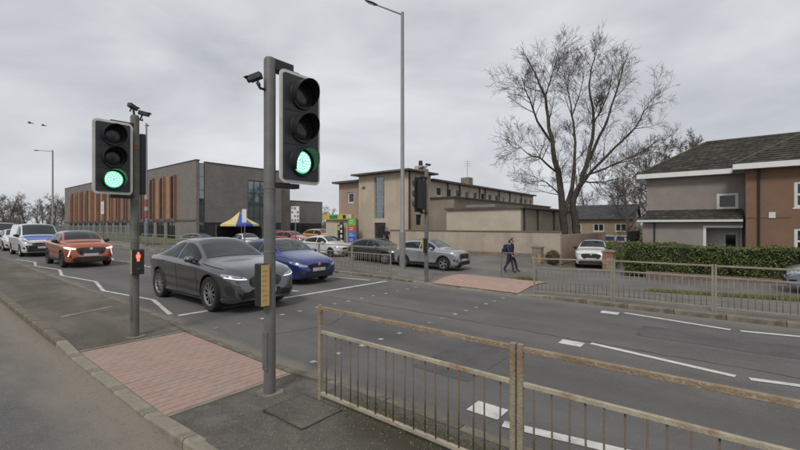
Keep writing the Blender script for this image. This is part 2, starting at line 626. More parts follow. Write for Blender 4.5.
# ---- kerb stones, each its own piece
def kerb_row(name, t0, t1, n_face, side, ztop, m_list, length=0.915):
    """side=+1: the stone lies on the +n side of its face"""
    root = bpy.data.objects.new(name, None)
    COL.objects.link(root)
    tag(root, kind='structure')
    t = t0
    k = 0
    while t < t1:
        a, b = t + 0.006, min(t + length, t1) - 0.006
        za, zb = ztop(a), ztop(b)
        j = random.uniform(-0.006, 0.006)
        na, nb = n_face + j, n_face + j + side * 0.135
        lo = zr(t) - 0.08
        ch = 0.018
        pts = []
        for tq, zq in ((a, za), (b, zb)):
            pts += [W(tq, na, lo), W(tq, na + side * 0.006, zq - ch), W(tq, na + side * (ch + 0.006), zq), W(tq, nb, zq), W(tq, nb, lo)]
        c = sum(pts, Vector()) / len(pts)
        fs = [(i, (i + 1) % 5, 5 + (i + 1) % 5, 5 + i) for i in range(5)] + [(4, 3, 2, 1, 0), (5, 6, 7, 8, 9)]
        o = mesh_obj('kerb_stone', [p - c for p in pts], fs, m_list(t) if callable(m_list) else random.choice(m_list), root)
        o.location = c
        bm = bmesh.new(); bm.from_mesh(o.data)
        bmesh.ops.recalc_face_normals(bm, faces=bm.faces)
        bm.to_mesh(o.data); bm.free()
        t += length
        k += 1
    return root


KERB_MOSS = mat('kerb_mossy', (0.168, 0.146, 0.110), 0.95, 0.28, 7, col2=(0.11, 0.098, 0.070), bump=0.6, bscale=110)
kerb_row('kerb', -9.1, 38, NK0, 1, lambda t: z_isle(t) + 0.004, lambda t: KERB if 2.5 < t < 7.5 else (KERB_DIRT if t < 2.5 else KERB_MOSS))
kerb_row('kerb', -9.1, 38, NK1, -1, lambda t: z_isle(t) + 0.004, [KERB_MOSS, KERB_DIRT])
kerb_row('kerb', -12, 42, FK, 1, lambda t: z_pav(t, 10.95) - 0.008, [KERB, KERB_DIRT, KERB_DIRT])
# flat edging kerbs round the bricks
for tq in (BT0 - 0.05, BT1 + 0.05):
    b = MB()
    for k in range(2):
        lo, hi = BN0 + k * 0.75 + 0.004, BN0 + (k + 1) * 0.75 - 0.004
        b.box(-0.026, 0.026, lo, hi, -0.06, 0.006)
    o = b.build('edging', KERB)
    o.location = W(tq, 0, z_isle(tq))
    o.rotation_euler = (0, 0, ROT)
    tag(o, kind='structure')

# ---- painted markings
def mark(name, pts, m=WHITE, dz=0.006, zf=None):
    zf = zf or (lambda t, n: zr(t))
    o = mesh_obj(name, [W(t, n, zf(t, n) + dz) for t, n in pts], [tuple(range(len(pts)))], m)
    bm = bmesh.new(); bm.from_mesh(o.data)
    for f in bm.faces:
        f.normal_update()
        if f.normal.z < 0:
            f.normal_flip()
    bm.to_mesh(o.data); bm.free()
    return tag(o, kind='structure')


def line(name, t0, n0, t1, n1, w=0.1, m=WHITE):
    d = Vector((t1 - t0, n1 - n0)); L = d.length
    d /= L
    q = Vector((-d.y, d.x)) * w / 2
    k = max(1, int(L / 1.5))
    up = [(t0 + d.x * L * i / k + q.x, n0 + d.y * L * i / k + q.y) for i in range(k + 1)]
    dn = [(t0 + d.x * L * i / k - q.x, n0 + d.y * L * i / k - q.y) for i in range(k + 1)]
    return strip_poly(name, up, dn, m, 0.007)


# stop line and zigzags of the far carriageway
WHITE_ZIG = mat('road_paint_scuffed', (0.52, 0.51, 0.475), 0.85, 0.14, 9, col2=(0.25, 0.24, 0.22), fac2=(0.50, 0.66))
line('stop_line', 9.05, 3.72, 9.0, 10.5, 0.15, WHITE_ZIG)
zz = [(9.3, 3.66), (11.35, 4.06), (13.9, 3.67), (16.2, 4.06), (18.9, 3.72), (21.2, 4.10), (23.7, 3.75), (26, 4.1), (28.5, 3.75)]
for (a, b), (c, d) in zip(zz[:-1], zz[1:]):
    line('zigzag_line', a, b, c, d, 0.095, WHITE_ZIG)
for nc in (7.06, 10.1):
    s_ = 0.2
    t = 9.6
    while t < 26:
        line('zigzag_line', t, nc + s_, t + 1.95, nc - s_, 0.11)
        s_ = -s_
        t += 2.1
for nc in (3.95, 7.08, 10.08):
    mark('terminal_mark', [(1.78, nc - 0.13), (2.14, nc - 0.13), (2.14, nc + 0.15), (1.78, nc + 0.15)])
    s_ = 0.2 if nc > 5 else -0.17
    t = 1.7
    while t > -12:
        line('zigzag_line', t, nc + s_, t - 1.86, nc - s_, 0.11 if nc > 5 else 0.13)
        s_ = -s_
        t -= 2.0
for tq in (4.58, 7.45):
    for k in range(14):
        nq = 3.72 + k * 0.494 + random.uniform(-.03, .03)
        h = 0.047
        mark('crossing_stud', [(tq - h, nq - h), (tq + h, nq - h), (tq + h, nq + h), (tq - h, nq + h)],
             WHITE_WORN)
# worn lane dashes on the camera's carriageway
for t, n, L in ((10.6, 0.55, 1.0), (6.6, 0.33, 0.3), (4.15, 0.55, 0.35), (14, 0.6, 1.0), (3.25, 1.05, .3)):
    line('worn_lane_mark', t, n, t + L, n + random.uniform(-.03, .03), 0.09, WHITE_WORN)
# tarred seam between the lanes, sealed cracks and a trench repair on the far carriageway
TAR = mat('tar_seal', (0.055, 0.053, 0.052), 0.7, 0.25, 6, col2=(0.085, 0.082, 0.079), fac2=(0.45, 0.6))
PATCH = mat('asphalt_repair', (0.088, 0.084, 0.082), 0.9, 0.2, 2.2, col2=(0.11, 0.104, 0.10), bump=0.6, bscale=90, speck=((0.20, 0.19, 0.175), 40, 0.16, 0.55))
rc = random.Random(5)


def crack(pts, w):
    P_ = []
    for (a, b_), (c, d) in zip(pts[:-1], pts[1:]):
        k = max(2, int(math.hypot(c - a, d - b_) / .16))
        P_ += [(a + (c - a) * i / k + rc.gauss(0, .018), b_ + (d - b_) * i / k + rc.gauss(0, .018)) for i in range(k)]
    P_.append(pts[-1])
    up, dn = [], []
    for i, p in enumerate(P_):
        q = P_[min(i + 1, len(P_) - 1)]; o_ = P_[max(i - 1, 0)]
        dx, dy = q[0] - o_[0], q[1] - o_[1]
        L_ = math.hypot(dx, dy) or 1
        ww = w * rc.uniform(.35, 1.2)
        up.append((p[0] - dy / L_ * ww, p[1] + dx / L_ * ww)); dn.append((p[0] + dy / L_ * ww, p[1] - dx / L_ * ww))
    strip_poly('sealed_crack', up, dn, TAR, 0.0045)


crack([(8.4, 7.32), (5, 7.34), (1, 7.36), (-4, 7.35), (-9, 7.38)], .012)
crack([(6.3, 4.0), (6.0, 5.3), (6.6, 6.6)], .009)
strip_poly('road_repair', [(t, 8.35 + .015 * math.sin(t * 5)) for t in rng_(-3.2, 1.2, .3)], [(t, 9.25 + .02 * math.sin(t * 3)) for t in rng_(-3.2, 1.2, .3)], PATCH, 0.0035)
strip_poly('road_repair', [(t, 4.5) for t in rng_(2.5, 3.4, .3)], [(t, 6.2) for t in rng_(2.5, 3.4, .3)], PATCH, 0.0035)
# old flush strip across the island
line_o = strip_poly('old_concrete_strip', [(10.1 + 0.05 * i, 2.0 + 0.12 * i) for i in range(9)],
                    [(10.25 + 0.05 * i + 0.02 * math.sin(i * 2), 1.98 + 0.12 * i) for i in range(9)], KERB, 0.002, z_isle)
# square utility cover set into the island
cov = thing('utility_cover', 'square tarmac-filled utility cover set in the island beside the right signal pole', 'manhole cover',
            W(3.30, 2.55, z_isle(3.3) - 0.002), ROT)
b = MB(); b.box(-0.30, 0.30, -0.24, 0.24, -0.03, 0.004)
b.build('lid', CHIP, cov)
b = MB()
for q in ((-0.314, 0.314, -0.254, -0.241), (-0.314, 0.314, 0.241, 0.254), (-0.314, -0.301, -0.240, 0.240), (0.301, 0.314, -0.240, 0.240)):
    b.box(q[0], q[1], q[2], q[3], -0.03, 0.003)
b.build('frame', mat('cover_iron', (0.06, 0.053, 0.045), 0.7, 0.3, 20, metal=0.4), cov)
# litter on the island
LIT = mat('litter_white', (0.6, 0.58, 0.53), 0.8, 0.1, 30)
for i, (t, n, sz, lab) in enumerate(((2.55, 2.02, 0.035, 'small crumpled white scrap on the island soil near the rail end'),
                                     (2.2, 2.35, 0.045, 'pale torn litter scrap lying in the moss behind the rail'),)):
    b = MB()
    k = 9
    ring = [(sz * (0.6 + random.random() * 0.7) * math.cos(2 * math.pi * q / k), sz * (0.5 + random.random() * 0.6) * math.sin(2 * math.pi * q / k)) for q in range(k)]
    vs = [(x, y, 0.004) for x, y in ring] + [(x * 0.7, y * 0.7, 0.012 + random.random() * 0.02) for x, y in ring] + [(0, 0, 0.026)]
    fs = [(q, (q + 1) % k, k + (q + 1) % k, k + q) for q in range(k)] + [(k + q, k + (q + 1) % k, 2 * k) for q in range(k)]
    b._add(vs, fs)
    o = b.build('litter', LIT)
    o.location = W(t, n, z_isle(t)); o.rotation_euler = (0, 0, 1.0 + i)
    tag(o, lab, 'litter')

# ================================================================== STREET FURNITURE
GALV = mat('galvanised', (0.20, 0.195, 0.185), 0.55, 0.14, 6, metal=0.35, col2=(0.16, 0.155, 0.145), bump=0.15, bscale=80)
POLE_GREY = mat('signal_pole_grey', (0.135, 0.132, 0.128), 0.55, 0.16, 4, col2=(0.105, 0.10, 0.095), bump=0.15, bscale=60)
POLE_MOSS = mat('signal_pole_weathered', (0.125, 0.12, 0.105), 0.7, 0.22, 5, col2=(0.085, 0.085, 0.06), bump=0.3, bscale=60)
LAMP_GREY = mat('lamp_column_grey', (0.235, 0.235, 0.23), 0.55, 0.1, 3, metal=0.25)
RAIL = mat('rail_paint_weathered', (0.275, 0.235, 0.165), 0.75, 0.22, 7, col2=(0.24, 0.115, 0.05), fac2=(0.50, 0.62), bump=0.5, bscale=60,
           speck=((0.34, 0.31, 0.25), 30, 0.25, 0.6))
RAIL_TOP = mat('rail_top_rusty', (0.275, 0.215, 0.145), 0.8, 0.22, 9, col2=(0.225, 0.135, 0.078), fac2=(0.44, 0.70), bump=0.6, bscale=60,
               speck=((0.33, 0.29, 0.22), 26, 0.25, 0.6))
RAIL_PALE = mat('rail_mid_pale', (0.36, 0.315, 0.235), 0.75, 0.2, 7, col2=(0.25, 0.15, 0.075), fac2=(0.52, 0.64), bump=0.4, bscale=60)
BAR = mat('rail_bar', (0.155, 0.125, 0.088), 0.75, 0.22, 9, col2=(0.12, 0.065, 0.035), bump=0.3, bscale=60)
RAIL_FAR = mat('far_rail_galvanised', (0.275, 0.25, 0.205), 0.65, 0.15, 6, col2=(0.24, 0.20, 0.15), metal=0.1)
BAR_FAR = mat('far_rail_bar', (0.22, 0.20, 0.17), 0.65, 0.15, 6)
BLACK = mat('signal_black', (0.016, 0.017, 0.018), 0.5, 0.2, 20, bump=0.1, bscale=60)
DARK = mat('signal_charcoal', (0.030, 0.033, 0.036), 0.5, 0.2, 12, bump=0.1, bscale=60)
BOARD_WHITE = mat('backing_white', (0.66, 0.66, 0.61), 0.5, 0.08, 6, col2=(0.40, 0.40, 0.34), fac2=(0.55, 0.75))
LENS_OFF = mat('lens_dark', (0.022, 0.020, 0.020), 0.22, 0.2, 30)
LENS_GREEN = mat('lens_green_lit', (0.2, 0.8, 0.45), 0.3, 0.04, 30, emit=1.0, emitcol=(0.10, 0.90, 0.36))
LED_GREEN = mat('led_green_lit', (0.5, 0.9, 0.7), 0.3, 0.02, 10, emit=1.5, emitcol=(0.60, 1.0, 0.78))
RED_LIT = mat('red_man_lit', (0.9, 0.1, 0.05), 0.4, 0.02, 10, emit=2.6, emitcol=(1.0, 0.10, 0.05))
RED_DOT = mat('red_demand_lit', (0.9, 0.15, 0.1), 0.4, 0.02, 10, emit=1.5, emitcol=(1.0, 0.12, 0.05))
TAN = mat('tan_faded_plate', (0.56, 0.37, 0.145), 0.7, 0.10, 10, col2=(0.48, 0.34, 0.17))
TAN_INK = mat('tan_plate_ink', (0.30, 0.20, 0.10), 0.7, 0.1, 10)
CONC = mat('footing_concrete', (0.24, 0.22, 0.18), 0.95, 0.25, 9, col2=(0.16, 0.14, 0.11), bump=0.8, bscale=80)


def guard_rail(name, label, t0, panels, n, zf, m_post, m_top, m_mid, m_bar, bars=17, plen=2.0, group=None, infill=True, hgt=1.0):
    """panels run from t0 towards smaller t (to the right)"""
    root = thing(name, label, 'guard rail', W(t0, n, zf(t0, n)), ROT, group)
    zb = zf(t0, n)
    post = bar = None
    for i in range(panels + 1):
        t = t0 - i * plen
        z = zf(t, n) - zb
        for q in ((0,) if i in (0, panels) else (-0.028, 0.028)):
            if post is None:
                b = MB(); b.box(-0.021, 0.021, -0.021, 0.021, -0.12, hgt + 0.02)
                o = b.build('post', m_post, root, bevel=0.004)
                o.location = (i * plen + q, 0, z)
                post = o
            else:
                c = post.copy(); c.location = (i * plen + q, 0, z); link(c)
        if i == panels:
            break
        z2 = zf(t - plen, n) - zb
        x0, x1 = i * plen + 0.0495 * (i > 0) + 0.0215 * (i == 0), (i + 1) * plen - (0.0495 if i + 1 < panels else 0.0215)
        sl = (z2 - z) / plen

        def rail(nm, h0, h1, w, m):
            b = MB()
            vs = []
            for x in (x0, x1):
                zz_ = z + sl * (x - i * plen)
                vs += [(x, -w, zz_ + h0), (x, w, zz_ + h0), (x, w, zz_ + h1), (x, -w, zz_ + h1)]
            b._add(vs, [(0, 1, 5, 4), (1, 2, 6, 5), (2, 3, 7, 6), (3, 0, 4, 7), (0, 3, 2, 1), (4, 5, 6, 7)])
            b.build(nm, m, root, bevel=0.004)
        rail('top_rail', hgt - 0.034, hgt + 0.004, 0.018, m_top)
        if infill:
            rail('middle_rail', hgt - 0.286, hgt - 0.252, 0.016, m_mid)
        rail('bottom_rail', 0.055, 0.09, 0.018, m_mid)
        if infill:
            for k in range(bars):
                x = x0 + (x1 - x0) * (k + 0.75) / (bars + 0.5)
                yy = 0.011 if k % 2 else -0.011
                zz_ = z + sl * (x - i * plen)
                if bar is None:
                    b = MB(); b.tube([(0, 0, 0.089), (0, 0, hgt - 0.2855)], 0.0068, 6)
                    o = b.build('bar', m_bar, root, True)
                    o.location = (x, yy, zz_)
                    bar = o
                else:
                    c = bar.copy(); c.location = (x + random.uniform(-.008, .008), yy, zz_); c.rotation_euler = (random.uniform(-.01, .01), random.uniform(-.012, .012), 0); link(c)
    return root


guard_rail('guard_rail', 'rusty weathered pedestrian guard rail on the island in the right foreground', 4.02 - 0.67, 4, 2.82, z_isle,
           RAIL, RAIL_TOP, RAIL_PALE, BAR, bars=18, plen=2.19)
guard_rail('guard_rail', 'grey guard rail along the far pavement in front of the hedge', 4.1, 6, 11.2, z_pav,
           RAIL_FAR, RAIL_FAR, RAIL_FAR, BAR_FAR, group='guard rails along the far pavement')
guard_rail('guard_rail', 'grey guard rail along the far pavement in front of the dark hatchback and beyond it', 9.4 + 24, 12, 11.2, z_pav,
           RAIL_FAR, RAIL_FAR, RAIL_FAR, BAR_FAR, group='guard rails along the far pavement')
guard_rail('guard_rail', 'short plain rail without bars beside the two people walking', 6.5, 1, 14.3, z_pav,
           GALV, GALV, GALV, GALV, plen=1.35, infill=False, hgt=0.98)


# ---- traffic signals
def signal_head(pole, yc, zlo, zhi, width, lit=True, face=1, board=True):
    """head facing local +x (face=1) or -x; centred at y=yc"""
    zc, h = (zlo + zhi) / 2, zhi - zlo
    x = 0.10 * face
    if board:
        b = MB(); b.prism(rrect(width, h, 0.075, 5, yc, zc), x - 0.006, x + 0.006, 'yz')
        hd = b.build('backing_board', BOARD_WHITE, pole)
        b = MB(); b.prism(rrect(width - 0.085, h - 0.085, 0.02, 4, yc, zc), x + 0.0065 * face, x + 0.030 * face, 'yz')
        b.build('signal_face', DARK, pole)
    else:
        b = MB(); b.prism(rrect(width, h, 0.03, 4, yc, zc), x - 0.01, x + 0.03 * face, 'yz')
        hd = b.build('signal_face', DARK, pole)
    b = MB(); b.prism(rrect(0.30, h - 0.17, 0.04, 4, yc, zc), x - 0.18 * face, x - 0.0065 * face, 'yz')
    b.build('housing', BLACK, pole, bevel=0.008)
    # seams between the three aspects
    pitch = (h - 0.12) / 3
    for k in (-0.5, 0.5):
        b = MB()
        b.box(min(x + 0.0305 * face, x + 0.034 * face), max(x + 0.0305 * face, x + 0.034 * face), yc - width / 2 + 0.05, yc + width / 2 - 0.05, zc + k * pitch - 0.006, zc + k * pitch + 0.006)
        b.build('seam', BLACK, pole)
    for k, nm in ((1, 'red'), (0, 'amber'), (-1, 'green')):
        z = zc + k * pitch
        on = lit and nm == 'green'
        b = MB()
        b.lathe([(0.0, 0.047 * face + x), (0.07, 0.045 * face + x), (0.125, 0.037 * face + x), (0.134, 0.031 * face + x)], 28, 'x', c=(0, yc, z))
        ln = b.build('%s_lens' % nm, LENS_GREEN if on else LENS_OFF, pole, True)
        if on:
            b = MB()
            for a in range(3):
                rr = (0.034, 0.068, 0.104)[a]
                for q in range((6, 12, 18)[a]):
                    th = 2 * math.pi * q / (6, 12, 18)[a]
                    cy, cz = yc + rr * math.cos(th), z + rr * math.sin(th)
                    b.lathe([(0.0145, x + 0.036 * face), (0.012, x + 0.052 * face), (0, x + 0.056 * face)], 6, 'x', c=(0, cy, cz))
            b.build('led', LED_GREEN, ln)
        b = MB()
        b.lathe([(0.152, x + 0.031 * face), (0.176, x + 0.031 * face), (0.168, x + 0.06 * face), (0.152, x + 0.06 * face)], 28, 'x', c=(0, yc, z), cap=False)
        b.build('lens_ring', BLACK, pole, True, 40)
        # cowl visor: longer on top, cut back towards the bottom
        vs, fs = [], []
        S = 26
        for q in range(S + 1):
            th = R(-128 + 256 * q / S)                     # 0 = top
            dep = 0.20 - 0.13 * (abs(th) / R(128)) ** 1.6
            for rr, dd in ((0.166, 0.055), (0.162, dep + 0.03), (0.155, dep + 0.03), (0.155, 0.055)):
                vs.append((x + dd * face, yc + rr * math.sin(th), z + rr * math.cos(th)))
        for q in range(S):
            for e in range(4):
                fs.append((q * 4 + e, (q + 1) * 4 + e, (q + 1) * 4 + (e + 1) % 4, q * 4 + (e + 1) % 4))
        fs += [(0, 1, 2, 3), tuple(S * 4 + e for e in (3, 2, 1, 0))]
        b = MB(); b._add(vs, fs)
        b.build('visor', BLACK, pole, True, 40)
    # brackets to the pole
    for z in (zlo - 0.03, zhi + 0.0):
        b = MB()
        b.box(-0.06, 0.06, min(0, yc) - 0.02, max(0, yc) + 0.02, z - 0.025, z + 0.03)
        b.build('bracket', BLACK, pole, bevel=0.006)
    return hd


def signal_pole(label, t, n, z0, top, m, radius=0.066):
    p = thing('traffic_signal', label, 'traffic light', W(t, n, z0), ROT)
    b = MB()
    b.lathe([(radius, -0.15), (radius, top - 0.01), (radius * 0.8, top + 0.02), (0, top + 0.025)], 20)
    b.build('pole', m, p, True, 40)
    b = MB()
    k = 10
    ring = [(0.15 * random.uniform(.75, 1.15) * math.cos(2 * math.pi * q / k), 0.15 * random.uniform(.75, 1.15) * math.sin(2 * math.pi * q / k)) for q in range(k)]
    b.prism(ring, -0.05, 0.012, 'xy')
    b.build('footing', CONC, p)
    b = MB(); b.box(-0.045, 0.045, -radius - 0.004, -radius + 0.02, 0.28, 0.72)
    dd_ = b.build('access_door', m, p, bevel=.004)
    for z in (0.33, 0.67):
        b = MB(); b.lathe([(0.008, -radius - 0.010), (0.008, -radius - 0.004)], 8, 'y', c=(0, 0, z)); b.build('bolt', GALV, dd_)
    for z in (1.62, 2.35):
        b = MB(); b.lathe([(radius + .0005, z), (radius + .004, z + .002), (radius + .004, z + .016), (radius + .0005, z + .018)], 20, cap=False); b.build('strap_band', GALV, p, True, 40)
    return p


def detector(p, loc, rz, pitch=-0.35, sc=.8):
    M = Matrix.Translation(loc) @ Matrix.Rotation(rz, 4, 'Z') @ Matrix.Rotation(-pitch, 4, 'Y') @ Matrix.Scale(sc, 4)
    b = MB()
    b.box(-0.08, 0.10, -0.045, 0.045, -0.04, 0.045, 0, M)
    b.box(0.10, 0.16, -0.055, 0.055, 0.03, 0.047, 0, M)
    b.tube([M @ Vector((0.10, 0, 0)), M @ Vector((0.135, 0, 0))], 0.032, 10)
    b.tube([M @ Vector((0, 0, -0.04)), M @ Vector((-0.02, 0, -0.13))], 0.014, 8)
    b.build('vehicle_detector', DARK, p, bevel=0.006)


# right, nearest signal
z0 = z_isle(4.05)
SP = signal_pole('near traffic signal with green light on the grey pole beside the tan panel', 4.05, 2.66, z0, 3.84, POLE_GREY)
signal_head(SP, 0.355, 2.43, 3.75, 0.59)
b = MB(); b.box(-0.05, 0.05, 0.02, 0.30, 3.77, 3.86); b.build('cap_box', BLACK, SP, bevel=0.01)
detector(SP, (-0.02, -0.16, 3.60), R(-150), -0.3, .8)
b = MB(); b.tube([(0, -0.04, 3.48), (0, -0.12, 3.48), (-0.01, -0.16, 3.54)], 0.016, 8); b.build('detector_arm', DARK, SP, True)
# pedestrian unit: dark box with tan faded plate
b = MB(); b.box(-0.075, 0.075, -0.150, -0.062, 1.02, 1.50); b.build('push_button_box', BLACK, SP, bevel=0.012)
b = MB(); b.box(0.0765, 0.082, -0.158, -0.056, 1.03, 1.49); pl = b.build('tan_plate', TAN, SP)
b = MB()
for k in range(7):
    b.box(0.0825, 0.0835, -0.148, -0.148 + random.uniform(.05, .08), 1.42 - k * 0.055, 1.426 - k * 0.055)
b.build('faded_print', TAN_INK, pl)

# left signal
z0 = z_isle(7.8)
SL = signal_pole('left traffic signal with green light and a red man box on its pole', 7.85, 2.52, z0, 3.78, POLE_MOSS, 0.066)
signal_head(SL, -0.345, 2.42, 3.62, 0.56)
b = MB(); b.box(-0.16, 0.02, 0.075, 0.17, 2.45, 3.50); b.build('rear_housing', BLACK, SL, bevel=0.015)
detector(SL, (0.02, -0.05, 3.94), R(120), -0.25)
detector(SL, (0.0, 0.12, 3.86), R(60), -0.2)
b = MB(); b.tube([(0, 0, 3.76), (0.0, -0.02, 3.88)], 0.018, 8); b.tube([(0, 0, 3.74), (0.0, 0.12, 3.74), (0.0, 0.12, 3.80)], 0.016, 8)
b.build('detector_arm', DARK, SL, True)
b = MB()
for z in (3.22, 3.27):
    b.lathe([(0.068, z), (0.072, z + 0.01), (0.068, z + 0.02)], 16)
b.build('band', mat('rust_band', (0.26, 0.12, 0.05), 0.8, 0.3, 30), SL, True)
# near-side red man box on the left pole, facing +x
b = MB(); b.box(-0.06, 0.10, 0.01, 0.185, 1.08, 1.50, 0, Matrix.Rotation(R(-14), 4, 'Z') @ Matrix.Translation((0.07, -0.06, 0)))
ub = b.build('pedestrian_display', BLACK, SL, bevel=0.012)
b = MB()
M = Matrix.Rotation(R(-14), 4, 'Z') @ Matrix.Translation((0.07, -0.06, 0))
xo, yo, zo = 0.1015, 0.0975, 1.38
b.lathe([(0.017, xo), (0.015, xo + 0.004), (0, xo + 0.004)], 10, 'x', c=(0, yo, zo + 0.06))
b.box(xo, xo + 0.004, yo - 0.020, yo + 0.020, zo - 0.02, zo + 0.04)
b.box(xo, xo + 0.004, yo - 0.031, yo - 0.022, zo - 0.02, zo + 0.036)
b.box(xo, xo + 0.004, yo + 0.022, yo + 0.031, zo - 0.02, zo + 0.036)
b.box(xo, xo + 0.004, yo - 0.019, yo - 0.003, zo - 0.075, zo - 0.021)
b.box(xo, xo + 0.004, yo + 0.003, yo + 0.019, zo - 0.075, zo - 0.021)
b.v = [tuple(M @ Vector(v)) for v in b.v]
b.build('red_man', RED_LIT, ub)
b = MB(); b.lathe([(0.026, xo), (0.024, xo + 0.012), (0, xo + 0.015)], 12, 'x', c=(0, yo, 1.17)); b.v = [tuple(M @ Vector(v)) for v in b.v]
b.build('push_button', mat('button_steel', (0.10, 0.10, 0.10), 0.3, 0.1, 9, metal=0.7), ub, True, 40)
b = MB(); b.box(-0.005, 0.005, 0, 0, 0, 0) if False else b.box(-0.055, 0.095, -0.004, 0.008, 1.09, 1.49, 0, M)
b.build('yellow_edge', mat('unit_yellow', (0.45, 0.33, 0.08), 0.6, 0.1, 9), ub)

# far signal, seen from its side
SF = signal_pole('far traffic signal seen side-on with dark visors beside the brick landing', 7.7, 11.05, z_pav(7.7, 11.05), 3.78, POLE_GREY)
signal_head(SF, -0.28, 2.35, 3.5, 0.46, lit=False, face=-1, board=False)
detector(SF, (0.02, 0.02, 3.95), R(30), -0.2)
detector(SF, (-0.1, -0.12, 3.83), R(200), -0.2)
b = MB(); b.box(-0.075, 0.075, -0.155, -0.062, 1.0, 1.48); b.build('push_button_box', BLACK, SF, bevel=0.012)
b = MB(); b.box(-0.075, -0.02, -0.164, -0.1565, 1.02, 1.46); b.build('yellow_edge', mat('unit_yellow', (0.5, 0.38, 0.08), 0.6), SF)


# ---- street lamps
def street_lamp(label, t, n, z0, top, rb, rt, arm_az, arm_len, arm_rise, m=LAMP_GREY):
    p = thing('street_lamp', label, 'street lamp', W(t, n, z0), 0, 'street lamps along the far pavement')
    b = MB()
    b.lathe([(rb * 1.5, -0.2), (rb * 1.5, 1.75), (rb * 1.45, 1.8), (rb, 1.86), (rt, top), (rt * 0.6, top + 0.03), (0, top + 0.03)], 18)
    b.build('column', m, p, True, 40)
    b = MB(); b.box(-0.06, 0.06, -rb * 1.5 - 0.006, -rb * 1.5 + 0.012, 0.5, 1.25); b.build('door', m, p, bevel=0.004)
    d = Vector((math.cos(arm_az), math.sin(arm_az), 0))
    a = Vector((0, 0, top - 0.1)); e = a + d * arm_len + Vector((0, 0, arm_rise))
    b = MB(); b.tube([a, e], [0.04, 0.032], 10)
    b.build('arm', m, p, True, 40)
    dd = (e - a).normalized()
    M = Matrix.Translation(e) @ d.to_track_quat('X', 'Z').to_matrix().to_4x4() @ Matrix.Rotation(-math.atan2(arm_rise, arm_len), 4, 'Y')
    b = MB()
    prof = [(-0.08, 0.05, 0.04), (0.02, 0.08, 0.06), (0.22, 0.155, 0.075), (0.48, 0.15, 0.06), (0.66, 0.10, 0.04), (0.70, 0.03, 0.015)]
    vs, fs = [], []
    S = 12
    for x, w, h in prof:
        for k in range(S):
            th = 2 * math.pi * k / S
            vs.append(M @ Vector((x, w * math.cos(th), h * math.sin(th) * (1 if math.sin(th) > 0 else 0.55))))
    for i in range(len(prof) - 1):
        for k in range(S):
            fs.append((i * S + k, i * S + (k + 1) % S, (i + 1) * S + (k + 1) % S, (i + 1) * S + k))
    fs += [tuple(range(S)), tuple(range((len(prof) - 1) * S, len(prof) * S))]
    b._add(vs, fs)
    hd = b.build('lantern', DARK, p, True, 50)
    b = MB(); b.box(0.12, 0.56, -0.09, 0.09, -0.05, -0.036, 0, M)
    b.build('lens', mat('lantern_glass', (0.35, 0.36, 0.36), 0.2, 0.05, 9), hd)
    return p


street_lamp('tall grey street lamp beside the silver crossover, its lantern at the top edge', 11.85, 15.0, terr(11.85, 15), 12.25, 0.098, 0.075, math.pi - 0.35, 1.35, 0.72)
street_lamp('distant street lamp with arm to the left above the white van', 71, 13.0, terr(71, 13), 11.5, 0.11, 0.08, math.pi - 0.15, 2.3, 0.15)
lp3 = street_lamp('slim street lamp rising behind the left signal with a red and white band', 35.2, 12.1, terr(35, 12.1), 9.6, 0.085, 0.06, R(120), 0.7, 0.1,
                  mat('lamp_blue_grey', (0.16, 0.175, 0.205), 0.5, 0.1, 4))
b = MB(); b.lathe([(0.13, 2.2), (0.13, 3.6)], 14, cap=False); b.build('red_sleeve', mat('sleeve_red', (0.24, 0.095, 0.08), 0.6, 0.1, 6), lp3, True)
b = MB(); b.lathe([(0.131, 2.75), (0.131, 3.05)], 14, cap=False); b.lathe([(0.131, 3.62), (0.131, 3.95)], 14, cap=False); b.build('white_sleeve', mat('sleeve_white', (0.36, 0.36, 0.36), 0.6, 0.1, 6), lp3, True)


def sign_post(label, t, n, z0, lo, hi, w, pole_top, panel, az=0.0):
    p = thing('road_sign', label, 'sign', W(t, n, z0), az)
    b = MB(); b.lathe([(0.045, -0.2), (0.045, pole_top), (0, pole_top + 0.02)], 12); b.build('post', GALV, p, True, 40)
    b = MB(); b.prism(rrect(w, hi - lo, 0.03, 4, 0, (lo + hi) / 2), -0.075, -0.055, 'xz'); bd = b.build('sign_plate', BOARD_WHITE, p)
    if panel == 'grid':
        hh = hi - lo
        for r_ in range(4):
            for c_ in range(3):
                if (r_ * 3 + c_) % 4 == 3:
                    continue
                x = -w / 2 + w * (c_ + 0.5) / 3; z = lo + hh * (r_ + 0.5) / 4
                b = MB()
                b.box(x - w * 0.11, x + w * 0.11, -0.078, -0.0755, z - hh * random.uniform(.03, .09), z + hh * .07)
                b.build('sign_symbol', mat('sign_grey_print', (0.16, 0.17, 0.18), 0.6, 0.2, 20), bd)
    elif panel == 'small':
        b = MB(); b.lathe([(w * 0.30, -0.0775), (w * 0.24, -0.0775)], 20, 'y', c=(0, 0, (lo + hi) / 2), cap=False); b.build('sign_symbol', mat('sign_grey_print', (0.16, 0.17, 0.18), 0.6, 0.2, 20), bd)
    return p


sign_post('white rectangular sign on a post behind the orange car', 47.8, 12.6, terr(47.8, 12.6), 2.6, 3.85, 1.0, 3.9, 'small', R(-40))
sign_post('tall white sign with a grid of grey symbols behind the blue car', 24, 17.9, terr(24, 17.9), 2.4, 3.55, 0.66, 3.5, 'grid', R(-15))
sign_post('narrow white sign left of the school curtain window', 30.5, 17.7, terr(30, 17.7), 2.4, 3.5, 0.42, 3.4, 'plain', R(-15))

# ================================================================== VEHICLES


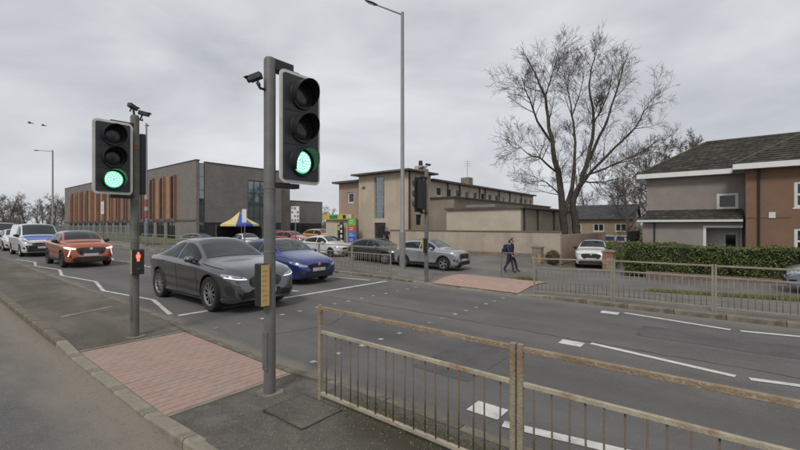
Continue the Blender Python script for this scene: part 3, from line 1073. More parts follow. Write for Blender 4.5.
def car_glass(name, tint, refl):
    m = bpy.data.materials.new(name)
    m.use_nodes = True
    t = m.node_tree
    t.nodes.clear()
    out = t.nodes.new('ShaderNodeOutputMaterial')
    tr = t.nodes.new('ShaderNodeBsdfTransparent'); tr.inputs[0].default_value = (*tint, 1)
    gl = t.nodes.new('ShaderNodeBsdfGlossy'); gl.inputs['Roughness'].default_value = 0.03
    gl.inputs['Color'].default_value = (0.9, 0.95, 0.95, 1)
    fr = t.nodes.new('ShaderNodeFresnel'); fr.inputs[0].default_value = refl
    no = t.nodes.new('ShaderNodeTexNoise'); no.inputs['Scale'].default_value = 3.0
    tcn = t.nodes.new('ShaderNodeTexCoord'); t.links.new(tcn.outputs['Object'], no.inputs['Vector'])
    bp = t.nodes.new('ShaderNodeBump'); bp.inputs['Strength'].default_value = 0.02
    t.links.new(no.outputs[0], bp.inputs['Height']); t.links.new(bp.outputs[0], gl.inputs['Normal'])
    mxs = t.nodes.new('ShaderNodeMixShader')
    t.links.new(fr.outputs[0], mxs.inputs[0]); t.links.new(tr.outputs[0], mxs.inputs[1]); t.links.new(gl.outputs[0], mxs.inputs[2])
    t.links.new(mxs.outputs[0], out.inputs['Surface'])
    return m


GLASS = car_glass('car_windscreen_glass', (0.62, 0.68, 0.67), 1.95)
GLASS_SIDE = car_glass('car_side_glass', (0.40, 0.43, 0.42), 1.5)
CABIN = mat('cabin_trim', (0.035, 0.035, 0.037), 0.8, 0.2, 6)
SEAT = mat('seat_fabric', (0.055, 0.053, 0.052), 0.9, 0.2, 10)
TYRE = mat('tyre_rubber', (0.022, 0.021, 0.020), 0.85, 0.2, 20, bump=0.2, bscale=90)
ALLOY = mat('alloy_rim', (0.34, 0.34, 0.34), 0.35, 0.1, 8, metal=0.7)
ALLOY_DARK = mat('alloy_dark', (0.055, 0.055, 0.058), 0.4, 0.1, 8, metal=0.6)
PLASTIC = mat('black_plastic', (0.020, 0.020, 0.021), 0.6, 0.15, 12, bump=0.1, bscale=60)
GLOSS_BLACK = mat('gloss_black', (0.010, 0.010, 0.011), 0.15, 0.1, 12, coat=0.5)
ARCH = mat('wheel_arch_dark', (0.008, 0.008, 0.008), 0.95, 0.1, 5)
LAMP_CLEAR = mat('headlamp_clear', (0.55, 0.57, 0.60), 0.12, 0.1, 25, col2=(0.12, 0.13, 0.14), metal=0.5, coat=1.0)
LAMP_ON = mat('headlamp_lit', (0.9, 0.92, 0.95), 0.2, 0.05, 20, emit=0.55, emitcol=(1.0, 0.97, 0.93), coat=1.0)
DRL = mat('running_light_lit', (0.9, 0.92, 1.0), 0.2, 0.02, 20, emit=0.9, emitcol=(0.95, 0.97, 1.0))
PLATE_W = mat('number_plate_blurred', (0.55, 0.55, 0.54), 0.5, 0.10, 9, col2=(0.42, 0.42, 0.42), fac2=(0.45, 0.6))
CHROME = mat('chrome_trim', (0.6, 0.6, 0.6), 0.15, 0.05, 9, metal=1.0)
SHUT = mat('shut_line', (0.010, 0.010, 0.010), 0.9, 0.1, 9)


def paint(name, col, metal=0.35, rough=0.32):
    return mat('paint_' + name, col, rough, 0.05, 2.0, metal=metal, coat=1.0, col2=tuple(c * 0.86 for c in col), fac2=(0.5, 0.85))


def pchip(pts, x):
    xs = np.array([p[0] for p in pts], float); ys = np.array([p[1] for p in pts], float)
    h = np.diff(xs); d = np.diff(ys) / h
    m = np.zeros(len(xs))
    m[0], m[-1] = d[0], d[-1]
    for i in range(1, len(xs) - 1):
        if d[i - 1] * d[i] > 0:
            w1, w2 = 2 * h[i] + h[i - 1], h[i] + 2 * h[i - 1]
            m[i] = (w1 + w2) / (w1 / d[i - 1] + w2 / d[i])
    x = np.clip(x, xs[0], xs[-1])
    i = np.clip(np.searchsorted(xs, x) - 1, 0, len(h) - 1)
    s = (x - xs[i]) / h[i]
    return ((2 * s**3 - 3 * s**2 + 1) * ys[i] + (s**3 - 2 * s**2 + s) * h[i] * m[i]
            + (-2 * s**3 + 3 * s**2) * ys[i + 1] + (s**3 - s**2) * h[i] * m[i + 1])


# stations u: 0 = nose, 1 = tail
TYPES = {
    'coupe': dict(L=4.65, Wd=1.88, wb=2.77, fo=0.88, r=0.388, tw=0.235,
        ztop=[(0, .84), (.02, .945), (.06, 1.01), (.15, 1.07), (.235, 1.115), (.27, 1.155), (.36, 1.39), (.43, 1.555), (.50, 1.615), (.58, 1.615), (.70, 1.54), (.82, 1.37), (.92, 1.17), (.96, 1.11), (1, 1.02)],
        belt=[(0, .74), (.03, .84), (.08, .92), (.2, .995), (.3, 1.045), (.5, 1.075), (.75, 1.12), (.9, 1.11), (1, .96)],
        wy=[(0, .66), (.015, .80), (.04, .89), (.09, .955), (.2, .99), (.4, 1), (.7, 1), (.88, .965), (.95, .90), (1, .74)],
        yr=[(0, .52), (.04, .70), (.1, .78), (.24, .82), (.28, .81), (.36, .735), (.45, .66), (.6, .64), (.78, .62), (.92, .64), (1, .55)],
        zbot=[(0, .27), (.03, .21), (.1, .20), (.9, .21), (.96, .27), (1, .36)], nose=0.11, tail=0.08,
        screen=(.285, .455), rear=(.74, .925), side=(.315, .845), bpil=(.545,), spokes=10, rim='alloy2'),
    'hatch': dict(L=4.06, Wd=1.78, wb=2.56, fo=0.80, r=0.315, tw=0.205,
        ztop=[(0, .68), (.02, .78), (.06, .85), (.15, .93), (.25, 1.00), (.285, 1.04), (.37, 1.27), (.45, 1.415), (.53, 1.45), (.65, 1.445), (.80, 1.39), (.88, 1.32), (.95, 1.10), (.98, .98), (1, .86)],
        belt=[(0, .60), (.03, .70), (.08, .77), (.2, .85), (.3, .90), (.5, .93), (.75, .97), (.9, .98), (1, .84)],
        wy=[(0, .66), (.015, .80), (.04, .89), (.09, .955), (.2, .99), (.4, 1), (.7, 1), (.88, .965), (.95, .92), (1, .80)],
        yr=[(0, .52), (.04, .70), (.1, .78), (.24, .82), (.28, .80), (.36, .735), (.45, .67), (.6, .65), (.78, .64), (.88, .64), (.96, .72), (1, .64)],
        zbot=[(0, .24), (.03, .18), (.1, .17), (.9, .18), (.96, .24), (1, .33)], nose=0.11, tail=0.05,
        screen=(.295, .465), rear=(.865, .955), side=(.325, .875), bpil=(.555,), spokes=5, rim='alloy'),
    'crossover': dict(L=4.25, Wd=1.80, wb=2.60, fo=0.85, r=0.345, tw=0.215,
        ztop=[(0, .89), (.02, .985), (.05, 1.04), (.15, 1.075), (.235, 1.11), (.28, 1.16), (.36, 1.40), (.425, 1.53), (.50, 1.575), (.66, 1.575), (.82, 1.51), (.89, 1.42), (.95, 1.18), (.98, 1.08), (1, .95)],
        belt=[(0, .79), (.03, .89), (.08, .96), (.2, 1.01), (.3, 1.04), (.5, 1.06), (.75, 1.09), (.9, 1.09), (1, .92)],
        wy=[(0, .68), (.015, .82), (.04, .90), (.09, .96), (.2, .99), (.4, 1), (.7, 1), (.88, .97), (.95, .92), (1, .80)],
        yr=[(0, .54), (.04, .72), (.1, .79), (.24, .83), (.28, .81), (.36, .745), (.45, .68), (.6, .66), (.78, .64), (.88, .63), (.96, .72), (1, .64)],
        zbot=[(0, .27), (.03, .22), (.1, .21), (.9, .22), (.96, .28), (1, .36)], nose=0.07, tail=0.05,
        screen=(.295, .455), rear=(.865, .955), side=(.325, .87), bpil=(.55,), spokes=5, rim='alloy'),
    'van': dict(L=4.50, Wd=1.86, wb=2.76, fo=0.88, r=0.33, tw=0.21,
        ztop=[(0, .84), (.02, .95), (.05, 1.02), (.12, 1.09), (.19, 1.15), (.22, 1.20), (.31, 1.56), (.38, 1.78), (.44, 1.83), (.6, 1.85), (.93, 1.82), (.965, 1.76), (.985, 1.2), (1, .9)],
        belt=[(0, .74), (.03, .84), (.08, .94), (.18, 1.06), (.3, 1.10), (.9, 1.12), (.97, 1.1), (1, .84)],
        wy=[(0, .72), (.015, .84), (.04, .91), (.09, .965), (.2, 1), (.9, 1), (.97, .97), (1, .90)],
        yr=[(0, .56), (.04, .74), (.1, .82), (.2, .86), (.28, .82), (.36, .78), (.45, .77), (.9, .77), (.97, .80), (1, .78)],
        zbot=[(0, .27), (.03, .21), (.1, .2), (.95, .22), (1, .34)], nose=0.07, tail=0.02,
        screen=(.225, .395), rear=(.975, .985), side=(.255, .48), bpil=(), spokes=0, rim='steel'),
}
CAR_CACHE = {}


def wheel_meshes(r, w, spokes, style):
    b = MB()
    hw = w / 2
    b.lathe([(r * .66, -hw * .82), (r * .80, -hw), (r * .94, -hw * .96), (r * .995, -hw * .7), (r, 0), (r * .995, hw * .7), (r * .94, hw * .96), (r * .80, hw), (r * .66, hw * .82), (r * .655, hw * .4)], 32, 'y', cap=False)
    tyre = b
    m = MB()
    m.lathe([(0, hw * .12), (r * .3, hw * .15), (r * .655, hw * .10)], 28, 'y', mi=1)         # dark back disc
    m.lathe([(r * .60, hw * .55), (r * .63, hw * .80), (r * .665, hw * .84), (r * .67, hw * .7)], 28, 'y', cap=False)
    m.lathe([(r * .20, hw * .3), (r * .17, hw * .72), (0, hw * .76)], 16, 'y')
    if spokes:
        for k in range(spokes):
            th = 2 * math.pi * k / spokes
            M = Matrix.Rotation(th, 4, 'Y')
            if style == 'alloy2':
                for q in (-0.09, 0.09):
                    m.box(-0.016, 0.016, hw * .45, hw * .72, r * .12, r * .64, 0, M @ Matrix.Rotation(q, 4, 'Y'))
                    break
            else:
                for q in (-0.17, 0.17):
                    m.box(-0.019, 0.019, hw * .45, hw * .72, r * .10, r * .63, 0, M @ Matrix.Rotation(q, 4, 'Y'))
    else:
        m.lathe([(r * .17, hw * .6), (r * .42, hw * .72), (r * .60, hw * .5)], 24, 'y', cap=False)
    return tyre, m


def car_geometry(kind):
    if kind in CAR_CACHE:
        return CAR_CACHE[kind]
    T = TYPES[kind]
    L, Wd = T['L'], T['Wd']
    hw = Wd / 2

    def cur(k, u):
        return float(pchip(T[k], np.array([u]))[0])
    us = [0, .003, .008, .015, .025, .038, .055, .075] + list(np.linspace(.10, .90, 49)) + [.915, .93, .945, .957, .968, .977, .985, .992, .997, 1]
    rings = []
    info = {}

    def edge(u):
        zt, bl = cur('ztop', u), cur('belt', u)
        crown = 0.05 + 0.045 * ss(.3, .45, u) * (1 - ss(.85, .97, u))
        ze = max(zt - crown, bl + 0.012)
        zt = max(zt, ze + 0.012)
        return zt, bl, ze, crown

    for u in us:
        zt, bl, ze, crown = edge(u)
        zb = cur('zbot', u)
        w = cur('wy', u) * hw
        yr = min(cur('yr', u) * hw, w * 0.955)
        mid = zb + (bl - zb) * 0.52
        P = [(0, zb), (w * .55, zb), (w * .86, zb + .005), (w * .935, zb + .05), (w * .962, zb + .13), (w * .966, mid - .09), (w * .982, mid + .06),
             (w, bl - .125), (w * .988, bl - .05), (w * .955, bl), ]
        gy, gz = w * .955, bl
        for k in (.33, .67):
            P.append((gy + (yr - gy) * k + .018 * math.sin(math.pi * k) * min(1, (ze - bl) / .3), gz + (ze - gz) * k))
        P += [(yr, ze), (yr * .90, ze + (zt - ze) * .42), (yr * .6, ze + (zt - ze) * .82), (yr * .3, ze + (zt - ze) * .96), (0, zt)]
        # catmull-rom resample
        pts = [P[0]] + P + [P[-1]]
        pts[0] = (-P[1][0], P[1][1]); pts[-1] = (-P[-2][0], P[-2][1])
        out = []
        for i in range(1, len(pts) - 2):
            p0, p1, p2, p3 = [np.array(pts[i + q]) for q in (-1, 0, 1, 2)]
            for s in (0, .33, .67):
                out.append(0.5 * (2 * p1 + (p2 - p0) * s + (2 * p0 - 5 * p1 + 4 * p2 - p3) * s * s + (3 * p1 - p0 - 3 * p2 + p3) * s**3))
        out.append(np.array(P[-1]))
        x = L / 2 - u * L
        half = []
        for y, z in out:
            xx = x
            if u < .22:
                k = (1 - u / .22)
                xx -= T['nose'] * k * max(0, (z - .50) / .40) ** 1.6 + 0.06 * k * max(0, (.40 - z) / .2) ** 1.5
            if u > .85:
                k = (u - .85) / .15
                xx += T['tail'] * k * max(0, (z - .6) / .5) ** 1.4
            half.append((xx, max(0.0, y), z))
        rings.append(half)
    n = len(rings[0])
    vs, fs = [], []
    for half in rings:
        vs += half
        vs += [(x, -y, z) for x, y, z in half[1:-1]][::-1]
    N = 2 * n - 2
    for i in range(len(rings) - 1):
        for k in range(N):
            k2 = (k + 1) % N
            fs.append((i * N + k, i * N + k2, (i + 1) * N + k2, (i + 1) * N + k))
    fs += [tuple(reversed(range(N))), tuple(range((len(rings) - 1) * N, len(rings) * N))]
    me = bpy.data.meshes.new('body')
    me.from_pydata(vs, [], fs)
    bm = bmesh.new(); bm.from_mesh(me)
    bmesh.ops.recalc_face_normals(bm, faces=bm.faces)
    bmesh.ops.triangulate(bm, faces=[f for f in bm.faces if len(f.verts) > 4])
    bm.to_mesh(me); bm.free()
    body = bpy.data.objects.new('tmp_body', me)
    COL.objects.link(body)
    xf = L / 2 - T['fo']; xr = xf - T['wb']
    ra = T['r'] * 1.13
    c = MB()
    tmp = []
    for x in (xf, xr):
        for sgn in (1, -1):
            c = MB()
            c.lathe([(ra, sgn * (hw - .30)), (ra, sgn * (hw + .2))], 40, 'y', c=(x, 0, T['r'] + .005))
            cu = c.build('tmp_cut', ARCH)
            tmp.append(cu)
            md = body.modifiers.new('b', 'BOOLEAN')
            md.operation = 'DIFFERENCE'; md.solver = 'EXACT'; md.object = cu
    bpy.context.view_layer.update()
    dg = bpy.context.evaluated_depsgraph_get()
    me_solid = bpy.data.meshes.new_from_object(body.evaluated_get(dg))
    bm = bmesh.new(); bm.from_mesh(me_solid)
    bvh = BVHTree.FromBMesh(bm)
    bm.free()
    # openings of the glasshouse
    X = lambda u: L / 2 - u * L

    def top_poly(a, b_, d, k):
        us_ = np.linspace(a, b_, k)
        right = [(X(u), min(cur('yr', u), cur('wy', u) * .955) * hw - d) for u in us_]
        return right + [(x, -y) for x, y in right[::-1]]

    def inset(poly, d):
        P_ = [Vector(p) for p in poly]
        ar = sum(P_[q].x * P_[(q + 1) % len(P_)].y - P_[(q + 1) % len(P_)].x * P_[q].y for q in range(len(P_)))
        sg_ = 1 if ar > 0 else -1
        out_ = []
        for q in range(len(P_)):
            e1 = (P_[q] - P_[q - 1]).normalized(); e2 = (P_[(q + 1) % len(P_)] - P_[q]).normalized()
            n1 = Vector((-e1.y, e1.x)) * sg_; n2 = Vector((-e2.y, e2.x)) * sg_
            nn_ = n1 + n2
            nn_ = nn_ / max(.55, nn_.length_squared / 2) if nn_.length > 1e-6 else n1
            out_.append(tuple(P_[q] + nn_ * d))
        return out_
    scr_poly = top_poly(*T['screen'], .045, 12)
    rear_poly = top_poly(*T['rear'], .06, 8) if kind != 'van' else None
    side_polys = []
    a, b_ = T['side']
    cuts = [a] + list(T['bpil']) + [b_]
    for q in range(len(cuts) - 1):
        ua = cuts[q] + (0.012 if q else 0); ub = cuts[q + 1] - (0.006 if q < len(cuts) - 2 else 0)
        lo, hi = [], []
        for u in np.linspace(ua, ub, 14):
            zt, bl, ze, cr = edge(u)
            l_, h_ = bl + .03, ze - .035
            if h_ - l_ > 0.075:
                lo.append((X(u), l_)); hi.append((X(u), h_))
        if len(lo) > 3:
            side_polys.append(lo + hi[::-1])
    # hollow cabin
    c = MB()
    st_ = np.linspace(T['screen'][0] - .02, (T['rear'][1] - .012) if kind != 'van' else .93, 16)
    rr_ = []
    for u in st_:
        zt, bl, ze, cr = edge(u)
        w_ = cur('wy', u) * hw * .955; yr_ = min(cur('yr', u) * hw, w_)
        zt2 = zt - .055
        rr_.append([(X(u), y_, z_) for y_, z_ in ((0, .42), (w_ - .10, .42), (w_ - .095, max(.5, min(bl - .01, zt2 - .05))), (yr_ - .06, max(.52, min(ze - .05, zt2 - .03))), (yr_ * .5, zt2 - .005), (0, zt2))])
    vs_, fs_ = [], []
    for h_ in rr_:
        vs_ += h_ + [(x, -y, z) for x, y, z in h_[1:-1]][::-1]
    NN = 10
    for i in range(len(rr_) - 1):
        for k in range(NN):
            fs_.append((i * NN + k, i * NN + (k + 1) % NN, (i + 1) * NN + (k + 1) % NN, (i + 1) * NN + k))
    fs_ += [tuple(range(NN)), tuple(range((len(rr_) - 1) * NN, len(rr_) * NN))]
    c._add(vs_, fs_)
    cutters = [c]
    c = MB(); c.prism(inset(scr_poly, .022), .95, 2.6, 'xy'); cutters.append(c)
    if rear_poly:
        c = MB(); c.prism(inset(rear_poly, .022), .95, 2.6, 'xy'); cutters.append(c)
    for sp_ in side_polys:
        for sg in (1, -1):
            c = MB(); c.prism(inset(sp_, .02), sg * .42, sg * 1.3, 'xz'); cutters.append(c)
    for c in cutters:
        cu = c.build('tmp_cut', ARCH)
        tmp.append(cu)
        md = body.modifiers.new('b', 'BOOLEAN')
        md.operation = 'DIFFERENCE'; md.solver = 'EXACT'; md.object = cu
    body.data.materials.append(SHUT)
    for md in body.modifiers:
        md.material_mode = 'TRANSFER'
    bpy.context.view_layer.update()
    dg = bpy.context.evaluated_depsgraph_get()
    me2 = bpy.data.meshes.new_from_object(body.evaluated_get(dg))
    for q in tmp + [body]:
        bpy.data.objects.remove(q)
    while len(me2.materials) < 2:
        me2.materials.append(ARCH)
    me2.polygons.foreach_set('use_smooth', [True] * len(me2.polygons))
    me2.set_sharp_from_angle(angle=R(38))
    me2.name = 'body'
    parts = []                                   # (name, mesh, matkey, parentname)

    def patch(poly, view, off=.004, step=.05):
        bd = []
        for i in range(len(poly)):
            a, b_ = Vector(poly[i]), Vector(poly[(i + 1) % len(poly)])
            k = max(1, int((b_ - a).length / step))
            bd += [a + (b_ - a) * (q / k) for q in range(k)]
        xs = [p.x for p in bd]; ys = [p.y for p in bd]
        pts = list(bd)
        gx = np.arange(min(xs) + step / 2, max(xs), step); gy = np.arange(min(ys) + step / 2, max(ys), step)
        for a in gx:
            for b_ in gy:
                pts.append(Vector((a, b_)))
        nb = len(bd)
        r_ = delaunay_2d_cdt(pts, [], [list(range(nb))], 1, 1e-5)
        v2, f2 = r_[0], r_[2]
        out = []
        for p in v2:
            if view == 'F': o, d = Vector((9, p.x, p.y)), Vector((-1, 0, 0))
            elif view == 'B': o, d = Vector((-9, p.x, p.y)), Vector((1, 0, 0))
            elif view == 'L': o, d = Vector((p.x, 9, p.y)), Vector((0, -1, 0))
            elif view == 'R': o, d = Vector((p.x, -9, p.y)), Vector((0, 1, 0))
            else: o, d = Vector((p.x, p.y, 9)), Vector((0, 0, -1))
            loc, nor, fi, ds = bvh.ray_cast(o, d)
            if loc is None:
                q = o.copy()
                if view in 'FB': q.x = (L / 2 - .35) * (1 if view == 'F' else -1)
                elif view in 'LR': q.y = (hw * .9) * (1 if view == 'L' else -1)
                else: q.z = 1.0
                loc, nor, fi, ds = bvh.find_nearest(q)
            if nor.dot(d) > 0:
                nor = -nor
            out.append(loc + nor * off - d * 0.001)
        return out, [tuple(f) for f in f2]

    def add(name, polys, view, mk, off=.004, step=.05, sub=None):
        v_, f_ = patch(polys, view, off, step)
        if not f_:
            return
        m_ = bpy.data.meshes.new(name)
        m_.from_pydata([tuple(v) for v in v_], [], f_)
        m_.polygons.foreach_set('use_smooth', [True] * len(m_.polygons))
        m_.update()
        parts.append((name, m_, mk, sub))

    def seal(poly, view):
        inn = inset(poly, .026)
        ring = list(poly) + [poly[0]] + [inn[0]] + inn[::-1]
        ring = [tuple(p) for p in poly] + [(poly[0][0] + 1e-4, poly[0][1] + 1e-4), (inn[0][0] + 1e-4, inn[0][1] + 1e-4)] + [tuple(p) for p in inn[:0:-1]] + [tuple(inn[0])]
        add('window_seal', ring, view, 'gloss', .003, .06)
    add('windscreen', scr_poly, 'T', 'glass', .006, .06)
    seal(scr_poly, 'T')
    if rear_poly:
        add('rear_window', rear_poly, 'T', 'sglass', .006, .06)
        seal(rear_poly, 'T')
    for view in 'LR':
        for sp_ in side_polys:
            add('side_window', sp_, view, 'sglass', .006, .06)
            seal(sp_, view)
    # --- cabin: seats, dashboard, steering wheel
    def solid(name, b, mk, sm=False):
        o = b.build(name, SHUT, None, sm, 40)
        bm_ = bmesh.new(); bm_.from_mesh(o.data)
        if not sm:
            bmesh.ops.bevel(bm_, geom=list(bm_.edges), offset=.03, segments=2, affect='EDGES', clamp_overlap=True)
            for f in bm_.faces:
                f.smooth = True
        bm_.to_mesh(o.data); bm_.free()
        parts.append((name, o.data, mk, None))
        bpy.data.objects.remove(o)
    xs_ = X(T['bpil'][0]) if T['bpil'] else X(.47)
    hs_ = cur('belt', .5)
    for yy in (.36, -.36):
        b = MB(); M_ = Matrix.Translation((xs_ - .02, yy, hs_ - .12)) @ Matrix.Rotation(R(-14), 4, 'Y'); b.box(-.07, .07, -.23, .23, -.38, .26, 0, M_); solid('seat_back', b, 'seat')
        b = MB(); b.box(-.05, .05, -.13, .13, .30, .46, 0, M_); solid('headrest', b, 'seat')
        b = MB(); b.box(xs_ - .02, xs_ + .48, yy - .24, yy + .24, hs_ - .58, hs_ - .42); solid('seat_cushion', b, 'seat')
    if kind != 'van':
        xr_ = X(.77)
        M_ = Matrix.Translation((xr_, 0, hs_ - .12)) @ Matrix.Rotation(R(-16), 4, 'Y')
        b = MB(); b.box(-.07, .07, -.58, .58, -.38, .2, 0, M_); solid('rear_bench', b, 'seat')
        for yy in (.34, -.34):
            b = MB(); b.box(-.04, .04, -.12, .12, .21, .34, 0, M_); solid('headrest', b, 'seat')
    xd = X(T['screen'][0]) - .16
    zd = cur('belt', T['screen'][0]) - .045
    b = MB(); b.box(xd - .30, xd + .14, -.62, .62, zd - .3, zd - .03); solid('dashboard', b, 'cabin')
    b = MB()
    M_ = Matrix.Translation((xd - .38, -.36, zd - .02)) @ Matrix.Rotation(R(65), 4, 'Y')
    b.tube([M_ @ Vector((.18 * math.cos(q * math.pi / 9), .18 * math.sin(q * math.pi / 9), 0)) for q in range(19)], .016, 8)
    b.box(-.16, .16, -.03, .03, -.01, .015, 0, M_)
    solid('steering_wheel', b, 'cabin', True)
    # --- doors: shut lines, handles
    if kind != 'van':
        dl = [.315, .545, .775]
    else:
        dl = [.25, .47]
    for view in 'LR':
        sg = 1 if view == 'L' else -1
        for u in dl:
            bl = cur('belt', u)
            if u == dl[-1] and kind != 'van':
                bx = X(u)
                pts = [(bx, bl), (bx + .005, bl - .25), (xr + ra * .75 + .05, T['r'] + ra * .72), (xr + ra * 1.0 + .05, T['r'] + ra * .25), (xr + ra + .05, .36)]
            else:
                pts = [(X(u), bl - .02), (X(u) - .01, .65), (X(u) + .01, .36)]
            poly = [(x - .006, z) for x, z in pts] + [(x + .006, z) for x, z in pts[::-1]]
            add('shut_line', poly, view, 'shut', .0025, .08)
        for u in ((dl[1] - .035, dl[2] - .05) if kind != 'van' else (dl[1] - .04,)):
            bl = cur('belt', u)
            z = bl - .11
            add('door_handle', rrect(.19, .032, .014, 3, X(u), z), view, 'handle', .018, .04)
        # sill trim and arch trim
        sx0, sx1 = xr + ra + .04, xf - ra - .04
        zs = pchip(T['zbot'], np.array([.5]))[0]
        add('sill_trim', [(sx0, zs + .05), (sx1, zs + .05), (sx1, zs + (.17 if kind == 'crossover' else .10)), (sx0, zs + (.17 if kind == 'crossover' else .10))], view, 'clad', .006, .08)
        if kind in ('crossover', 'coupe'):
            wd_ = .06 if kind == 'crossover' else .03
            for x in (xf, xr):
                o_, i_ = [], []
                for q in range(15):
                    th = R(-8 + 196 * q / 14)
                    o_.append((x + (ra + wd_) * math.cos(th), T['r'] + (ra + wd_) * math.sin(th)))
                    i_.append((x + (ra + .006) * math.cos(th), T['r'] + (ra + .006) * math.sin(th)))
                add('arch_trim', o_ + i_[::-1], view, 'clad' if kind == 'crossover' else 'paint', .006, .06)
        # bonnet line
        pts = [(X(u), cur('belt', u) + .012) for u in np.linspace(.10, .27, 8)]
        add('shut_line', [(x, z - .005) for x, z in pts] + [(x, z + .005) for x, z in pts[::-1]], view, 'shut', .003, .06)
    # --- front
    def mir(p):
        return [(-y, z) for y, z in p]
    F = {
        'coupe': dict(
            headlight=[(.48, .765), (.56, .79), (.76, .84), (.86, .865), (.885, .84), (.86, .79), (.66, .745), (.50, .735)],
            drl=[(.47, .728), (.66, .738), (.86, .785), (.86, .80), (.66, .752), (.47, .742)],
            grille=[(-.33, .55), (.33, .55), (.41, .64), (.40, .745), (.30, .785), (-.30, .785), (-.40, .745), (-.41, .64)],
            lower=[(-.60, .31), (.60, .31), (.68, .44), (.40, .46), (.33, .50), (-.33, .50), (-.40, .46), (-.68, .44)],
            side_intake=[(.72, .36), (.83, .42), (.85, .60), (.80, .62), (.74, .54)],
            plate=(.26, .395, .505)),
        'hatch': dict(
            headlight=[(.44, .60), (.60, .64), (.80, .735), (.855, .745), (.85, .68), (.74, .60), (.52, .565)],
            drl=[(.46, .565), (.60, .57), (.74, .605), (.73, .62), (.60, .59), (.46, .58)],
            grille=[(-.38, .50), (.38, .50), (.46, .60), (.43, .64), (-.43, .64), (-.46, .60)],
            lower=[(-.52, .25), (.52, .25), (.58, .40), (.40, .44), (-.40, .44), (-.58, .40)],
            side_intake=[(.66, .30), (.78, .36), (.80, .46), (.70, .44)],
            plate=(.26, .42, .53)),
        'crossover': dict(
            headlight=[(.52, .83), (.66, .855), (.82, .90), (.865, .89), (.86, .83), (.76, .785), (.56, .775)],
            drl=[(.70, .77), (.725, .77), (.785, .50), (.755, .49)],
            grille=[(-.40, .56), (.40, .56), (.50, .68), (.52, .81), (.44, .85), (-.44, .85), (-.52, .81), (-.50, .68)],
            lower=[(-.62, .27), (.62, .27), (.66, .40), (.50, .46), (-.50, .46), (-.66, .40)],
            side_intake=[(.66, .42), (.80, .48), (.82, .60), (.72, .58)],
            plate=(.26, .49, .60)),
        'van': dict(
            headlight=[(.50, .80), (.62, .84), (.80, .95), (.88, .97), (.885, .84), (.80, .76), (.56, .75)],
            drl=[(.52, .745), (.80, .752), (.80, .765), (.52, .758)],
            grille=[(-.50, .66), (.50, .66), (.50, .76), (-.50, .76)],
            lower=[(-.68, .28), (.68, .28), (.76, .62), (.50, .64), (-.50, .64), (-.76, .62)],
            side_intake=[(.76, .40), (.84, .44), (.85, .55), (.78, .54)],
            plate=(.26, .46, .57)),
    }[kind]
    add('grille', F['grille'], 'F', 'gloss', .006, .05)
    add('lower_grille', F['lower'], 'F', 'plastic', .006, .05)
    for f in (lambda p: p, mir):
        add('headlight', f(F['headlight']), 'F', 'lamp', .008, .03)
        add('running_light', f(F['drl']), 'F', 'drl', .011, .03)
        add('side_intake', f(F['side_intake']), 'F', 'plastic', .006, .03)
    a, z0_, z1_ = F['plate']
    add('number_plate', [(-a, z0_), (a, z0_), (a, z1_), (-a, z1_)], 'F', 'plate', .014, .06)
    add('badge', rrect(.11, .09, .04, 4, 0, F['grille'][3][1] - .0), 'F', 'chrome', .014, .03)
    if kind == 'van':
        us_ = np.linspace(.035, .205, 9)
        right = [(X(u), min(cur('yr', u), cur('wy', u) * .955) * hw - .03) for u in us_]
        add('bonnet', right + [(x, -y) for x, y in right[::-1]], 'T', 'paint', .006, .06)
    # --- rear lights
    zl = cur('belt', .95)
    for f in (lambda p: p, mir):
        add('rear_light', f([(.45, zl - .12), (.84, zl - .08), (.84, zl + .02), (.50, zl - .02)]), 'B', 'rlamp', .006, .04)
    # --- mirrors
    for sg in (1, -1):
        u = T['side'][0] + .035
        bl = cur('belt', u)
        b = MB()
        cx, cy, cz = X(u) - .0, sg * (hw * .955 + .10), bl + .075
        prof = [(.10, .02), (.085, .06), (.03, .085), (-.05, .085), (-.075, .075)]
        vs_, fs_ = [], []
        S = 12
        for px, rr in prof:
            for k in range(S):
                th = 2 * math.pi * k / S
                e = 0.75
                vs_.append((cx + px, cy + rr * 1.25 * abs(math.cos(th))**e * math.copysign(1, math.cos(th)), cz + rr * .85 * abs(math.sin(th))**e * math.copysign(1, math.sin(th))))
        for i in range(len(prof) - 1):
            for k in range(S):
                fs_.append((i * S + k, i * S + (k + 1) % S, (i + 1) * S + (k + 1) % S, (i + 1) * S + k))
        fs_ += [tuple(range(S)), tuple(reversed(range((len(prof) - 1) * S, len(prof) * S)))]
        b._add(vs_, fs_)
        b.tube([(cx, cy, cz - .05), (cx + .01, sg * hw * .92, bl - .01)], [.035, .045], 8)
        o = b.build('wing_mirror', SHUT, None, True, 50)
        parts.append(('wing_mirror', o.data, 'mirror', None))
        bpy.data.objects.remove(o)
    ty, rm = wheel_meshes(T['r'], T['tw'], T['spokes'], T['rim'])
    o = ty.build('tyre', TYRE, None, True, 50); tyre_me = o.data; bpy.data.objects.remove(o)
    o = rm.build('rim', [ALLOY, ALLOY_DARK], None, True, 40); rim_me = o.data; bpy.data.objects.remove(o)
    CAR_CACHE[kind] = dict(T=T, body=me2, parts=parts, tyre=tyre_me, rim=rim_me, xf=xf, xr=xr, hw=hw)
    return CAR_CACHE[kind]


